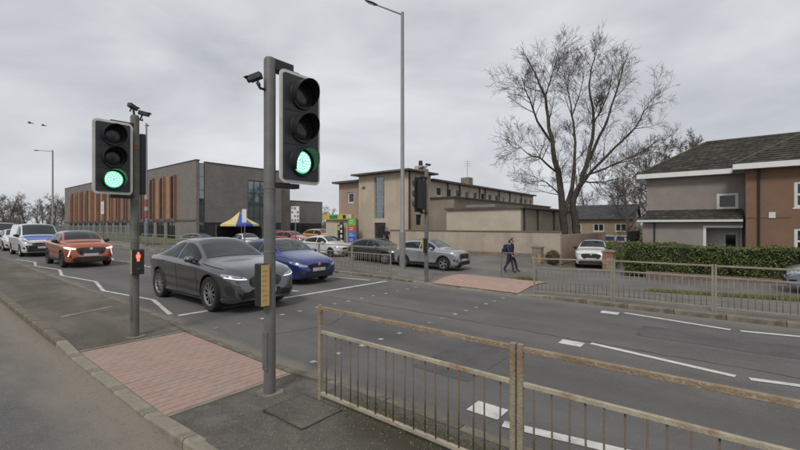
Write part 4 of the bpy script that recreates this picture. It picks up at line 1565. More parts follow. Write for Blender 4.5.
def make_car(name, kind, label, cat, pnt, front_t, n, head=0.0, loc=None, z=None, lights='off', mirror='plastic', group=None, scale=1.0,
             skip=(), handle='paint', over=None, rim_dark=False, steer=0.0):
    """head: rotation from 'driving to the right along the road' (local +x = -t)"""
    G = car_geometry(kind)
    T = G['T']
    if loc is None:
        tc_ = front_t + T['L'] / 2 * scale
        loc = W(tc_, n, terr(tc_, n) if z is None else z)
    root = thing(name, label, cat, loc, ROT + head, group)
    root.scale = (scale,) * 3
    # follow the slope along the heading
    d = Vector((math.cos(ROT + head), math.sin(ROT + head)))
    over = over or {}
    mk = dict(seat=SEAT, cabin=CABIN, glass=GLASS, sglass=GLASS_SIDE, shut=SHUT, clad=PLASTIC, paint=pnt, gloss=GLOSS_BLACK, plastic=PLASTIC, plate=PLATE_W, chrome=CHROME,
              lamp=LAMP_ON if lights == 'on' else LAMP_CLEAR, drl=DRL if lights in ('on', 'drl') else LAMP_CLEAR, mirror=PLASTIC if mirror == 'plastic' else pnt,
              rlamp=mat('rear_lamp_red', (0.25, 0.012, 0.012), 0.2, 0.1, 9, coat=0.8), handle=pnt if handle == 'paint' else PLASTIC)

    def part(nm, me, m, par):
        key = (me.name, m.name)
        if key not in MESH_VAR:
            c = me.copy()
            if len(c.materials) > 1:
                c.materials[0] = m
            else:
                c.materials.clear(); c.materials.append(m)
            MESH_VAR[key] = c
        o = bpy.data.objects.new(nm, MESH_VAR[key])
        return link(o, par)
    body = part('body', G['body'], pnt, root)
    for nm, me, k, sub in G['parts']:
        if nm in skip:
            continue
        m = over.get(nm, mk[k])
        part(nm, me, m, body if nm in ('shut_line', 'arch_trim', 'sill_trim', 'door_handle') else root)
    for x in (G['xf'], G['xr']):
        for sg in (1, -1):
            wo = bpy.data.objects.new('wheel', G['tyre'])
            wo.location = (x, sg * (G['hw'] - T['tw'] / 2 - .02), T['r'])
            wo.rotation_euler = (0, random.uniform(0, 1), (0 if sg > 0 else math.pi) + (steer if x == G['xf'] else 0))
            link(wo, root)
            if rim_dark:
                key = (G['rim'].name, 'dark')
                if key not in MESH_VAR:
                    c = G['rim'].copy(); c.materials[0] = ALLOY_DARK; MESH_VAR[key] = c
                link(bpy.data.objects.new('rim', MESH_VAR[key]), wo)
            else:
                link(bpy.data.objects.new('rim', G['rim']), wo)
    return root


MESH_VAR = {}
P_SILVER = paint('graphite', (0.125, 0.128, 0.137), 0.75, 0.24)
P_BLUE = paint('royal_blue', (0.018, 0.040, 0.190), 0.3)
P_ORANGE = paint('burnt_orange', (0.42, 0.092, 0.028), 0.3)
P_WHITE = paint('white', (0.62, 0.62, 0.62), 0.0)
P_PUMA = paint('light_silver', (0.36, 0.38, 0.40), 0.55)
P_DKGREY = paint('dark_grey', (0.045, 0.047, 0.052), 0.4)
P_GREY = paint('mid_grey', (0.17, 0.18, 0.19), 0.5)
P_RED = paint('red', (0.33, 0.035, 0.03), 0.1)
P_YELLOW = paint('amber', (0.50, 0.22, 0.02), 0.1)
P_TEAL = paint('pale_teal', (0.20, 0.26, 0.26), 0.4)
P_NAVY = paint('pale_blue', (0.30, 0.34, 0.40), 0.4)

make_car('car', 'coupe', 'graphite grey coupe crossover driving past the left signal', 'car', P_SILVER, 8.05, 5.22, lights='drl', mirror='paint', over={'number_plate': PLATE_W, 'lower_grille': GLOSS_BLACK})
make_car('car', 'hatch', 'royal blue hatchback in the far lane behind the near signal pole', 'car', P_BLUE, 10.25, 8.6, mirror='paint', scale=1.0)
make_car('car', 'crossover', 'burnt orange crossover with headlights on, coming down the left lane', 'car', P_ORANGE, 21.3, 5.2, lights='on', mirror='plastic', rim_dark=True)
VAN_BLUE = paint('van_bonnet_blue', (0.05, 0.12, 0.50), 0.0)
VAN = make_car('van', 'van', 'white van with a bright blue bonnet behind the orange car', 'van', P_WHITE, 29.6, 5.05, mirror='plastic', handle='plastic', over={'bonnet': VAN_BLUE})
make_car('car', 'hatch', 'white car cut by the left edge behind the blue-bonnet van', 'car', P_WHITE, 36.3, 5.1, lights='off')
make_car('van', 'van', 'white van farthest back in the left lane queue', 'van', P_WHITE, 43.5, 5.2)
# service road and car park
make_car('car', 'crossover', 'light silver crossover on the service road behind the far signal', 'car', P_PUMA, 0, 0, head=R(2), loc=W(12.75, 18.75, terr(12.75, 18.75)), mirror='paint')
make_car('car', 'hatch', 'dark grey hatchback behind the far guard rail beside the lamp column', 'car', P_DKGREY, 0, 0, head=R(0), loc=W(16.7, 18.7, terr(16.7, 18.7)), mirror='paint')
make_car('car', 'hatch', 'white hatchback facing right in front of the yellow-fascia kiosk', 'car', P_WHITE, 0, 0, head=R(2), loc=W(22.2, 19.3, terr(22.2, 19.3)), mirror='paint', rim_dark=True)
make_car('car', 'crossover', 'white car with its nose out between the two gate pillars', 'car', P_WHITE, 0, 0, head=R(-80), loc=W(5.98, 26.1, terr(6.0, 24.5)), mirror='plastic', scale=0.98)
make_car('car', 'hatch', 'pale blue car cut by the right edge in front of the hedge', 'car', P_NAVY, 0, 0, head=R(180), loc=W(-3.72, 18.7, terr(-4, 18.7)))
make_car('car', 'hatch', 'grey parked car showing its roof above the graphite crossover', 'car', P_GREY, 0, 0, head=R(20), loc=W(38.6, 17.9, terr(38, 17.9)))
make_car('car', 'hatch', 'white parked car beside the blue and yellow gazebo', 'car', P_WHITE, 0, 0, head=R(-10), loc=W(34.2, 20.1, terr(34, 20)))
make_car('car', 'hatch', 'pale teal parked car just right of the near signal pole', 'car', P_TEAL, 0, 0, head=R(-20), loc=W(35.2, 24.0, terr(35, 24)))
make_car('car', 'hatch', 'red parked car right of the pale teal one', 'car', P_RED, 0, 0, head=R(10), loc=W(31.8, 23.2, terr(31.8, 23)))
make_car('car', 'crossover', 'amber yellow parked car behind the white hatchback', 'car', P_YELLOW, 0, 0, head=R(5), loc=W(31.0, 26.2, terr(31, 26)))

# ================================================================== BUILDINGS
S_BRICK = brick_mat('school_brick', (0.205, 0.182, 0.165), (0.170, 0.150, 0.137), (0.23, 0.215, 0.20), 1.0, 0.45, 0.15)
S_DARK = mat('school_dark_plinth', (0.035, 0.034, 0.034), 0.7, 0.2, 2)
S_CAP = mat('coping_dark', (0.06, 0.06, 0.062), 0.5, 0.1, 3)
WIN_DARK = mat('window_glass_dark', (0.020, 0.024, 0.026), 0.05, 0.3, 0.8, spec=0.7)
WIN_SKY = mat('window_glass_teal', (0.055, 0.105, 0.115), 0.04, 0.4, 0.5, spec=1.0, ior=1.9, col2=(0.025, 0.045, 0.05))
FRAME_DK = mat('window_frame_dark', (0.05, 0.052, 0.055), 0.5, 0.1, 4)
FRAME_W = mat('window_frame_white', (0.62, 0.62, 0.60), 0.5, 0.06, 4)
FINS = [mat('cladding_orange', (0.37, 0.175, 0.095), 0.6, 0.12, 1.5), mat('cladding_red', (0.29, 0.125, 0.085), 0.6, 0.12, 1.5),
        mat('cladding_brown', (0.24, 0.135, 0.092), 0.6, 0.12, 1.5), mat('cladding_tan', (0.34, 0.18, 0.105), 0.6, 0.12, 1.5)]


def window(parent, x0, x1, z0, z1, y, face=-1, axis='x', cols=1, rows=1, fr=FRAME_W, gl=WIN_DARK, fw=0.06, sill=False, depth=0.08):
    """window on a wall plane; axis 'x': spans x at y; axis 'y': spans y at x=y. face = outward sign"""
    def bx(b, a0, a1, d0, d1, c0, c1):
        lo, hi = sorted((y + face * d0, y + face * d1))
        if axis == 'x':
            b.box(a0, a1, lo, hi, c0, c1)
        else:
            b.box(lo, hi, a0, a1, c0, c1)
    b = MB()
    bx(b, x0, x1, -depth + 0.03, 0.012, z0, z0 + fw)
    bx(b, x0, x1, -depth + 0.03, 0.012, z1 - fw, z1)
    bx(b, x0, x0 + fw, -depth + 0.03, 0.012, z0 + fw, z1 - fw)
    bx(b, x1 - fw, x1, -depth + 0.03, 0.012, z0 + fw, z1 - fw)
    for k in range(1, cols):
        xx = x0 + (x1 - x0) * k / cols
        bx(b, xx - fw * .4, xx + fw * .4, -depth + 0.03, 0.008, z0 + fw, z1 - fw)
    for k in range(1, rows):
        zz_ = z0 + (z1 - z0) * k / rows
        bx(b, x0 + fw, x1 - fw, -depth + 0.03, 0.005, zz_ - fw * .4, zz_ + fw * .4)
    f = b.build('window', fr, parent)
    for i in range(cols):
        for j in range(rows):
            b = MB()
            bx(b, x0 + (x1 - x0) * i / cols + fw * .3, x0 + (x1 - x0) * (i + 1) / cols - fw * .3, -depth + 0.012, -depth + 0.045,
               z0 + (z1 - z0) * j / rows + fw * .3, z0 + (z1 - z0) * (j + 1) / rows - fw * .3)
            b.build('pane', gl, f)
    if sill:
        b = MB(); bx(b, x0 - 0.06, x1 + 0.06, 0.001, 0.09, z0 - 0.06, z0 - 0.002)
        b.build('sill', fr, f)
    return f


def wall_holes(b, x0, x1, z0, z1, y0, y1, holes, axis='x', mi=0):
    """wall slab with rectangular openings (each (a0,a1,c0,c1)), built from boxes that butt"""
    xs = sorted({x0, x1, *[h[0] for h in holes], *[h[1] for h in holes]})
    for a, c in zip(xs[:-1], xs[1:]):
        if c - a < 1e-6 or a < x0 - 1e-6 or c > x1 + 1e-6:
            continue
        col = sorted([(h[2], h[3]) for h in holes if h[0] <= a + 1e-6 and h[1] >= c - 1e-6])
        z = z0
        for h0, h1 in col + [(z1, z1)]:
            if h0 > z + 1e-6:
                if axis == 'x':
                    b.box(a, c, y0, y1, z, h0, mi)
                else:
                    b.box(y0, y1, a, c, z, h0, mi)
            z = max(z, h1)


def downpipe(parent, x, y, z0, z1, m, r=0.045):
    b = MB(); b.tube([(x, y, z0), (x, y, z1)], r, 8); b.build('downpipe', m, parent, True, 40)


# ---- school: local origin at the corner (t=48.4, n=22), local x = -t, local y = n
zs_ = zr(50)
SCH = thing('school_building', 'long dark brick school with orange fins and a glass stair slot', 'building', W(47.0, 21.25, 0.0), ROT)
LW = 58.6
holes = []
bays = []
x = -5.4
k = 0
while x - 3.3 > -LW + 1:
    bays.append(x)
    holes.append((x - 1.55, x, 2.75, 8.1))
    holes.append((x - 2.6, x - 0.2, 0.15, 2.35))
    x -= 3.35
b = MB()
wall_holes(b, -LW, 0, -0.3, 9.45, 0.0, 0.35, holes)
b.box(-LW, -1.6, 0.35, 14, -0.3, 9.3)
b.build('wall', S_BRICK, SCH)
for i, x in enumerate(bays):
    window(SCH, x - 1.55, x, 2.75, 8.1, 0.10, -1, 'x', 2, 3, FRAME_DK, WIN_DARK, 0.08)
    window(SCH, x - 2.6, x - 0.2, 0.15, 2.35, 0.10, -1, 'x', 2, 1, FRAME_DK, WIN_DARK, 0.08)
    b = MB(); b.box(x - 2.55, x - 1.60, -0.10, 0.0 - 0.003, 2.75, 8.1 - (i % 3) * 0.25)
    b.build('cladding_panel', FINS[(i * 7 + i // 2) % 4], SCH)
    b = MB(); b.box(x + 0.03, x + 0.20, -0.32, -0.003, 2.55, 8.2)
    b.build('fin', FINS[(i * 5 + 1) % 3], SCH)
b = MB(); b.box(-LW - .05, 0.05, -0.05, 0.45, 9.452, 9.56); b.build('coping', S_CAP, SCH)
b = MB(); b.box(-LW, -0.02, -0.03, -0.002, 2.4, 2.62); b.build('string_course', S_CAP, SCH)
# glass stair slot in the end of the left wing
b = MB(); b.box(-1.5, -0.30, 0.36, 1.1, -0.3, 9.2); b.build('stair_core', S_DARK, SCH)
# right block, facade facing +x at x=1.4
XB = 0.0
window(SCH, 0.37, 1.04, -0.2, 9.2, XB - .12, 1, 'y', 1, 6, FRAME_DK, WIN_SKY, 0.06)
b = MB()
wall_holes(b, 1.05, 11.45, 2.3, 9.32, XB - 0.35, XB, [(6.45, 10.05, 2.3, 7.75)], axis='y')
b.box(XB - 14, XB - 0.351, 1.2, 11.45, -0.3, 9.2)
b.build('wall', S_BRICK, SCH)
b = MB(); b.box(XB - 0.34, XB - 0.06, 1.1, 6.44, -0.3, 2.298); b.build('plinth', S_DARK, SCH)
b = MB(); b.box(XB - .34, XB - .06, 10.06, 11.4, -0.3, 2.298); b.build('plinth', S_DARK, SCH)
window(SCH, 6.47, 10.03, -0.25, 7.73, XB - 0.08, 1, 'y', 4, 5, FRAME_DK, WIN_SKY, 0.09)
b = MB(); b.box(XB - 0.45, XB + 0.05, 1.0, 11.5, 9.322, 9.42); b.build('coping', S_CAP, SCH)
# low wing
XL = -5.0
b = MB()
wall_holes(b, 11.5, 22.95, 2.25, 5.75, XL - 0.35, XL, [], axis='y')
b.box(XL - 12, XL - 0.351, 11.5, 22.95, -0.3, 5.6)
b.build('wall', S_BRICK, SCH)
b = MB(); b.box(XL - .34, XL - .06, 11.51, 22.85, -0.3, 2.248); b.build('plinth', S_DARK, SCH)
for k in range(5):
    window(SCH, 12.3 + k * 2.1, 13.9 + k * 2.1, 0.5, 2.0, XL - 0.02, 1, 'y', 2, 1, FRAME_DK, WIN_DARK, 0.07)
b = MB(); b.box(XL - .45, XL + .05, 11.51, 23.0, 5.752, 5.84); b.build('coping', S_CAP, SCH)

# ---- metal railings in front of the school
FENCE = mat('school_fence_grey', (0.30, 0.31, 0.30), 0.6, 0.1, 3, metal=0.2)
fn = thing('railing_fence', 'pale mesh railing fence along the school frontage behind the left signal', 'fence', W(48, 15.5, terr(48, 15.5)), ROT)
for i in range(13):
    b = MB(); b.box(-i * 3.0 - 0.04, -i * 3.0 + 0.04, -0.04, 0.04, -0.2, 1.85); b.build('post', FENCE, fn)
    if i < 12:
        for z in (0.15, 0.95, 1.75):
            b = MB(); b.box(-i * 3 - 2.96, -i * 3 - 0.04, -0.02, 0.02, z - 0.025, z + 0.025); b.build('rail', FENCE, fn)
        b = MB()
        for k in range(14):
            x = -i * 3.0 - 0.2 * (k + 1)
            b.box(x - 0.012, x + 0.012, -0.012, 0.012, 0.176, 1.724)
        tag(b.build('bars', FENCE, fn), kind='stuff')

# ---- flats with the corner stair tower
BEIGE = mat('render_beige', (0.465, 0.385, 0.30), 0.9, 0.10, 0.7, col2=(0.39, 0.32, 0.25), bump=0.3, bscale=40,
            streak=((0.37, 0.30, 0.215), (1.5, 1.5, 0.12), 1.2, 0.48, 0.80))
BEIGE_GREY = mat('render_grey_beige', (0.300, 0.250, 0.195), 0.92, 0.12, 0.8, col2=(0.25, 0.21, 0.165), bump=0.4, bscale=40,
                 streak=((0.24, 0.20, 0.16), (1.5, 1.5, 0.12), 1.2, 0.48, 0.80))
BEIGE_PINK = mat('render_pink_beige', (0.36, 0.265, 0.205), 0.92, 0.12, 0.8, col2=(0.31, 0.23, 0.18), bump=0.4, bscale=40)
CREAM = mat('render_cream', (0.49, 0.43, 0.34), 0.9, 0.1, 0.8, col2=(0.41, 0.355, 0.275), bump=0.3, bscale=40)
ROOF_EDGE = mat('roof_felt_dark', (0.085, 0.076, 0.066), 0.8, 0.2, 2, col2=(0.13, 0.11, 0.08))
PIPE = mat('pipe_black', (0.018, 0.017, 0.017), 0.6, 0.2, 5)
FL = thing('flats_building', 'beige two-storey flats with a tall stair window and a long window wing', 'building', W(20.1, 26.2, 0.0), ROT)
# tower: local x from -5.7 (left) to 0, y 0..3.4
b = MB()
wall_holes(b, -5.7, 0, -0.3, 6.45, 0, 0.3, [(-3.75, -2.6, 2.55, 6.25), (-3.75, -2.45, 0.05, 2.2)])
wall_holes(b, 0.301, 3.3, -0.3, 6.45, -0.3, 0, [(1.1, 1.9, 2.0, 2.9)], axis='y')
b.box(-5.7, -0.301, 0.301, 3.3, -0.3, 6.4)
b.build('wall', BEIGE, FL)
window(FL, -3.75, -2.6, 2.55, 6.25, 0.1, -1, 'x', 1, 6, mat('stair_frame', (0.30, 0.30, 0.27), 0.5), WIN_SKY, 0.06)
b = MB(); b.box(-3.74, -2.46, 0.10, 0.16, 0.05, 2.19); dr = b.build('door', mat('door_dark', (0.035, 0.033, 0.03), 0.4, 0.2, 3), FL)
b = MB(); b.box(-3.5, -2.7, 0.085, 0.098, 0.9, 1.95); b.build('door_glass', WIN_DARK, dr)
b = MB(); b.box(-2.75, -2.68, 0.04, 0.084, 0.85, 1.15); b.build('handle', CHROME, dr)
window(FL, 1.1, 1.9, 2.0, 2.9, -0.1, 1, 'y', 1, 1, FRAME_DK, WIN_DARK, 0.06)
b = MB(); b.prism([(-6.2, -0.55), (0.45, -0.55), (0.45, 3.9), (-6.2, 3.9)], 6.47, 6.61, 'xy'); b.build('roof', ROOF_EDGE, FL)
downpipe(FL, 0.07, 0.12, 0.0, 6.46, PIPE, 0.06)
b = MB(); b.box(-5.2, -4.9, -0.08, -0.001, 5.3, 5.45); b.build('wall_lamp', mat('lamp_bronze', (0.08, 0.06, 0.04), 0.5), FL, bevel=.01)
# chimney with pot
b = MB(); b.box(-0.75, 0.0, 1.9, 2.6, 6.612, 7.15); ch = b.build('chimney', CREAM, FL)
b = MB(); b.lathe([(.16, 7.152), (.19, 7.3), (.15, 7.62), (.10, 7.62)], 12, c=(-0.35, 2.25, 0)); b.build('chimney_pot', S_DARK, ch, True, 50)
# recessed left part
b = MB(); wall_holes(b, -9.3, -5.701, -0.3, 6.05, 0.9, 1.2, [(-8.1, -7.2, 4.1, 5.15)]); b.box(-9.3, -5.702, 1.201, 6, -0.3, 6.0); b.build('wall', BEIGE_PINK, FL)
window(FL, -8.1, -7.2, 4.1, 5.15, 1.0, -1, 'x', 1, 1, FRAME_W, WIN_DARK, 0.13, True)
b = MB(); b.prism([(-9.8, 0.4), (-5.71, 0.4), (-5.71, 6.3), (-9.8, 6.3)], 6.06, 6.24, 'xy'); b.build('roof', ROOF_EDGE, FL)
# kiosk front with the coloured fascia
b = MB(); wall_holes(b, -9.5, -6.15, -0.3, 2.55, -0.6, 0.0, [(-7.9, -7.0, 0.6, 2.0)]); b.box(-9.5, -6.15, 0.001, 0.88, -0.3, 2.5); b.build('kiosk_wall', CREAM, FL)
window(FL, -7.9, -7.0, 0.6, 2.0, -0.5, -1, 'x', 1, 2, FRAME_DK, mat('cash_machine', (0.03, 0.035, 0.05), 0.3), 0.09)
b = MB(); b.box(-7.82, -7.08, -0.615, -0.585, 1.5, 1.9); b.build('cash_machine_panel', mat('panel_yellow_green', (0.42, 0.46, 0.06), 0.5), FL)
fs = MB(); fs.box(-9.7, -5.75, -0.85, -0.602, 2.5, 3.0); fas = fs.build('fascia', mat('fascia_yellow', (0.55, 0.40, 0.07), 0.5, 0.06, 3), FL)
for (a, c, m_) in ((-8.7, -7.6, mat('fascia_green', (0.02, 0.20, 0.09), 0.5)), (-6.9, -6.5, mat('fascia_black', (0.02, 0.02, 0.02), 0.5)), (-6.3, -5.8, mat('fascia_pale', (0.45, 0.55, 0.6), 0.5))):
    b = MB(); b.box(a, c, -0.862, -0.852, 2.58, 2.92); b.build('fascia_panel', m_, fas)
# wing along +y
WY0, WY1 = 3.4, 28.6
holes = []
y = WY0 + 1.0
wins = []
while y + 1.3 < WY1:
    wins.append((y, y + 0.95))
    y += 1.75
b = MB()
wall_holes(b, WY0, WY1, -0.3, 5.95, -0.4, -0.1, [(a, c, 4.62, 5.55) for a, c in wins], axis='y')
b.box(-6, -0.401, WY0, WY1, -0.3, 5.9)
b.build('wall', CREAM, FL)
for a, c in wins:
    window(FL, a, c, 4.62, 5.55, -0.18, 1, 'y', 1, 1, FRAME_W, WIN_DARK, 0.12)
b = MB(); b.prism([(-6.3, WY0 + .02), (0.25, WY0 + .02), (0.25, WY1 + .3), (-6.3, WY1 + .3)], 5.97, 6.14, 'xy'); b.build('roof', ROOF_EDGE, FL)
for y in (6.2, 8.4, 12.6, 13.9, 17.5, 20.5, 24.2):
    downpipe(FL, 0.0, y, 4.45, 5.96, PIPE, 0.06)
b = MB(); b.box(-2.2, -1.2, 12.4, 13.3, 6.142, 7.2); b.build('chimney', mat('chimney_grey', (0.22, 0.19, 0.16), 0.9, 0.2, 3), FL)
b = MB(); b.tube([(-1.6, 12.8, 7.2), (-1.6, 12.8, 9.1)], 0.02, 6)
for z in (8.5, 8.75, 9.0):
    b.tube([(-1.9, 12.6, z), (-1.3, 13.0, z)], 0.012, 5)
b.build('aerial', GALV, FL)
# grey flat-roofed extension in front of the wing
b = MB(); b.box(-0.099, 2.4, WY0 - 0.1, 28.0, -0.3, 4.35); b.build('extension_wall', BEIGE_GREY, FL)
b = MB(); b.box(-0.05, 2.55, WY0 - 0.25, 28.1, 4.352, 4.46); b.build('extension_roof', ROOF_EDGE, FL)

# ---- single-storey hall beside the flats
HALL = thing('flat_roofed_hall', 'plain beige flat-roofed hall behind the boundary wall', 'building', W(16.2, 25.9, 0.0), ROT)
b = MB(); b.box(0, 5.8, 0, 13, -0.3, 3.12); b.build('wall', CREAM, HALL)
b = MB(); b.box(5.801, 5.86, 0.02, 13, -0.3, 3.1); b.build('side_wall', BEIGE_GREY, HALL)
b = MB(); b.box(-0.15, 6.05, -0.15, 13.2, 3.122, 3.27); b.build('roof', ROOF_EDGE, HALL)
for y in (0.35, 2.9, 6.5):
    downpipe(HALL, 5.93, y, 0.0, 3.12, PIPE, 0.05)
b = MB(); b.box(0.3, 2.8, 2.5, 5, 3.272, 3.6); b.build('roof_upstand', mat('upstand_grey', (0.2, 0.2, 0.19), 0.8), HALL)

# ---- boundary wall
WALL_M = mat('boundary_wall_render', (0.425, 0.36, 0.285), 0.93, 0.12, 0.9, col2=(0.35, 0.295, 0.235), bump=0.5, bscale=30,
             streak=((0.27, 0.225, 0.175), (1.2, 1.2, 0.15), 1.0, 0.48, 0.80))
BW = thing('boundary_wall', 'long low beige rendered wall behind the silver crossover', 'wall', W(20.6, 24.5, 0.0), ROT)
b = MB(); b.box(0, 13.2, 0, 0.25, -0.35, 1.56); b.build('wall', WALL_M, BW)
for i in range(11):
    b = MB(); b.box(i * 1.2 + 0.003 - (0.04 if i == 0 else 0), min(13.26, (i + 1) * 1.2 - 0.003), -0.05, 0.30, 1.562, 1.63); b.build('coping_stone', mat('coping_brown', (0.16, 0.13, 0.10), 0.9, 0.2, 4), BW)
b = MB(); b.box(0.01, 13.19, -0.012, -0.001, -0.3, 0.22); b.build('brown_plinth', mat('plinth_brown', (0.22, 0.17, 0.12), 0.95, 0.25, 3), BW)  # thin strip along the wall foot, darker brown than the render
b = MB(); b.box(12.95, 13.2, 0.251, 12, -0.35, 1.40); b.build('return_wall', BEIGE_PINK, BW)

# ---- gate pillars
STONE = [mat('pillar_stone_%s' % k, c, 0.92, 0.15, 6, bump=0.6, bscale=50) for k, c in (('tan', (0.34, 0.25, 0.15)), ('red', (0.30, 0.14, 0.09)), ('ochre', (0.40, 0.28, 0.13)), ('grey', (0.24, 0.20, 0.16)))]
def stone_pillar(label, t, n, z0, h, w, pal):
    p = thing('gate_pillar', label, 'pillar', W(t, n, z0), ROT)
    b = MB(); b.box(-w / 2 + .02, w / 2 - .02, -w / 2 + .02, w / 2 - .02, -0.3, h - 0.02); b.build('core', JOINT, p)
    z = 0.0
    i = 0
    while z < h - 0.05:
        ch = min(0.16 + 0.05 * (i % 2), h - z)
        cut = (0.35 if i % 2 else 0.6) * w
        for y0, y1, fy in ((-w / 2, 0, -1), (0, w / 2, 1)):
            for x0, x1 in ((-w / 2, -w / 2 + cut), (-w / 2 + cut, w / 2)):
                b = MB(); j = random.uniform(0, .012)
                b.box(x0 + .006 - j, x1 - .006 + j, y0 + .004 - j * (fy < 0), y1 - .004 + j * (fy > 0), z + .005, z + ch - .005)
                b.build('stone', random.choice(pal), p)
        z += ch; i += 1
    b = MB(); b.prism([(-w / 2 - .05, h), (w / 2 + .05, h), (w / 2 + .05, h + .05), (0, h + .12), (-w / 2 - .05, h + .05)], -w / 2 - .05, w / 2 + .05, 'xz'); b.build('cap', STONE[3], p)
    return p
stone_pillar('multicoloured stone gate pillar just right of the white car', 4.55, 23.2, terr(4.55, 23.2), 1.0, 0.52, STONE)
stone_pillar('grey brown stone gate pillar left of the white car', 8.25, 23.1, terr(8.2, 23.3), 0.85, 0.5, [STONE[3], STONE[0]])

# ---- totem sign by the flats
TS = thing('totem_sign', 'tall shop sign board in green, red and blue beside the kiosk', 'sign', W(26.0, 25.1, terr(26, 25)), ROT)
zb_ = 0.15
for k, (h, c) in enumerate(((0.65, (0.16, 0.42, 0.05)), (0.55, (0.50, 0.07, 0.06)), (0.5, (0.05, 0.16, 0.52)), (0.45, (0.04, 0.09, 0.40)), (0.25, (0.5, 0.5, 0.52)))[::-1]):
    b = MB(); b.box(0.05, 0.95, -0.06, 0.06, zb_, zb_ + h - 0.01); pn = b.build('sign_panel', mat('totem_%d' % k, c, 0.5, 0.05, 3), TS)
    if k:
        b = MB()
        for q in range(2):
            b.box(0.18, 0.18 + random.uniform(.3, .6), -0.068, -0.0605, zb_ + h * (.3 + .3 * q), zb_ + h * (.4 + .3 * q))
        b.build('lettering_strip', FRAME_W, pn)
    zb_ += h
for x in (0.0, 1.0):
    b = MB(); b.box(x - .04, x + .04, -.05, .05, -0.2, zb_ + .03); b.build('post', GALV, TS)
BSN = thing('upright_banner', 'narrow black upright banner with white blocks left of the colour sign', 'banner', W(26.9, 25.1, terr(26.9, 25)), ROT)
b = MB(); b.box(-.22, .22, -.03, .03, 0.0, 2.25); bb = b.build('panel', GLOSS_BLACK, BSN)
for k in range(4):
    b = MB(); b.box(-.12, .12, -.036, -.031, 0.35 + k * .45, 0.62 + k * .45); b.build('white_block', FRAME_W, bb)
b = MB(); b.box(-.3, .3, -.2, .2, -0.05, 0.0); b.build('foot', PLASTIC, BSN)

# ---- semi-detached house on the right
PEB_GREY = mat('pebbledash_grey', (0.290, 0.250, 0.225), 0.95, 0.10, 1.2, col2=(0.255, 0.215, 0.195), bump=1.0, bscale=55, speck=((0.36, 0.32, 0.29), 42, 0.3, 0.55))
PEB_BROWN = mat('render_brown', (0.215, 0.130, 0.085), 0.93, 0.10, 1.0, col2=(0.19, 0.115, 0.074), bump=0.7, bscale=55)
TILE = mat('roof_tile_dark', (0.042, 0.037, 0.030), 0.88, 0.35, 3.5, col2=(0.075, 0.075, 0.040), fac2=(0.5, 0.7), bump=0.5, bscale=30)
TILE2 = mat('roof_tile_light', (0.070, 0.062, 0.050), 0.88, 0.3, 3.5, bump=0.5, bscale=30)
FASCIA = mat('fascia_white', (0.72, 0.72, 0.71), 0.45, 0.04, 2)


def tile_slope(b, e0, e1, r1, r0, course=0.30, tw=0.30):
    """tiles laid from eaves e0-e1 up to ridge r0-r1"""
    e0, e1, r0, r1 = map(Vector, (e0, e1, r0, r1))
    up = ((r0 + r1) / 2 - (e0 + e1) / 2)
    nrm = (e1 - e0).cross(up).normalized()
    if nrm.z < 0:
        nrm = -nrm
    hgt = up.length
    rows = max(1, int(hgt / course))
    b.quad(e0, e1, r1, r0, 0)
    for i in range(rows):
        f0, f1 = i / rows, min(1.0, (i + 1.12) / rows)
        a0, a1 = e0.lerp(r0, f0), e1.lerp(r1, f0)
        c0, c1 = e0.lerp(r0, f1), e1.lerp(r1, f1)
        n = max(1, int((a1 - a0).length / tw))
        for k in range(n):
            g0 = (k + 0.02) / n + (0.5 / n if i % 2 else 0); g1 = min(1.0, (k + 0.97) / n + (0.5 / n if i % 2 else 0))
            if g0 >= 1:
                continue
            lift = 0.045 + random.uniform(0, .022)
            q = [a0.lerp(a1, g0) + nrm * lift, a0.lerp(a1, g1) + nrm * (lift + random.uniform(-.006, .006)), c0.lerp(c1, g1) + nrm * .016, c0.lerp(c1, g0) + nrm * .016]
            mi = 1 if random.random() < .28 else 0
            b.quad(*q, mi)
            b.quad(q[0] - nrm * lift, q[1] - nrm * lift, q[1], q[0], mi)


def house_part_window(parent, x0, x1, z0, z1, y, cols=1, rows=1, axis='x', face=-1):
    return window(parent, x0, x1, z0, z1, y - .04, face, axis, cols, rows, FRAME_W, WIN_DARK, 0.13, True)


# local origin: t=4.2, n=29.3; x = -t
HG = thing('grey_house', 'grey pebbledash house with a lean-to porch and white fascia behind the hedge', 'house', W(3.6, 29.3, -0.15), ROT)
HW_ = 4.75
b = MB()
wall_holes(b, 0, HW_, -0.3, 5.05, 0, 0.3, [(3.45, 4.4, 3.05, 3.95)])
b.box(0, 0.3, 0.301, 8, -0.3, 5.04); b.box(0.301, HW_, 0.45, 8, -0.3, 5.03)
b.build('wall', PEB_GREY, HG)
house_part_window(HG, 3.45, 4.4, 3.05, 3.95, 0.06)
# lower front projection with lean-to roof
b = MB()
wall_holes(b, -0.05, HW_ - 0.2, -0.3, 2.45, -1.2, -0.95, [(3.0, 4.55, -0.3, 2.0)])
b.box(-0.05, 0.2, -0.949, -0.001, -0.3, 2.45)
b.build('porch_wall', PEB_GREY, HG)
b = MB(); b.box(2.86, 3.0, -1.22, -0.9, -0.3, 2.12); b.box(3.0, 4.55, -1.22, -0.9, 2.0, 2.12); b.build('porch_frame', FRAME_W, HG)
b = MB(); b.box(3.0, 4.55, -0.25, -0.02, -0.3, 2.0); b.build('porch_back', mat('porch_pale', (0.50, 0.49, 0.48), 0.9), HG)
b = MB(); b.box(3.7, 4.4, -0.32, -0.252, -0.25, 1.78); dr = b.build('door', mat('door_grey', (0.40, 0.41, 0.40), 0.4), HG)
b = MB(); b.box(3.85, 4.28, -0.332, -0.322, 0.75, 1.6); b.build('door_glass', WIN_DARK, dr)
b = MB(); b.box(3.05, 3.35, -0.7, -0.4, -0.3, 1.05); b.build('porch_box', PIPE, HG)
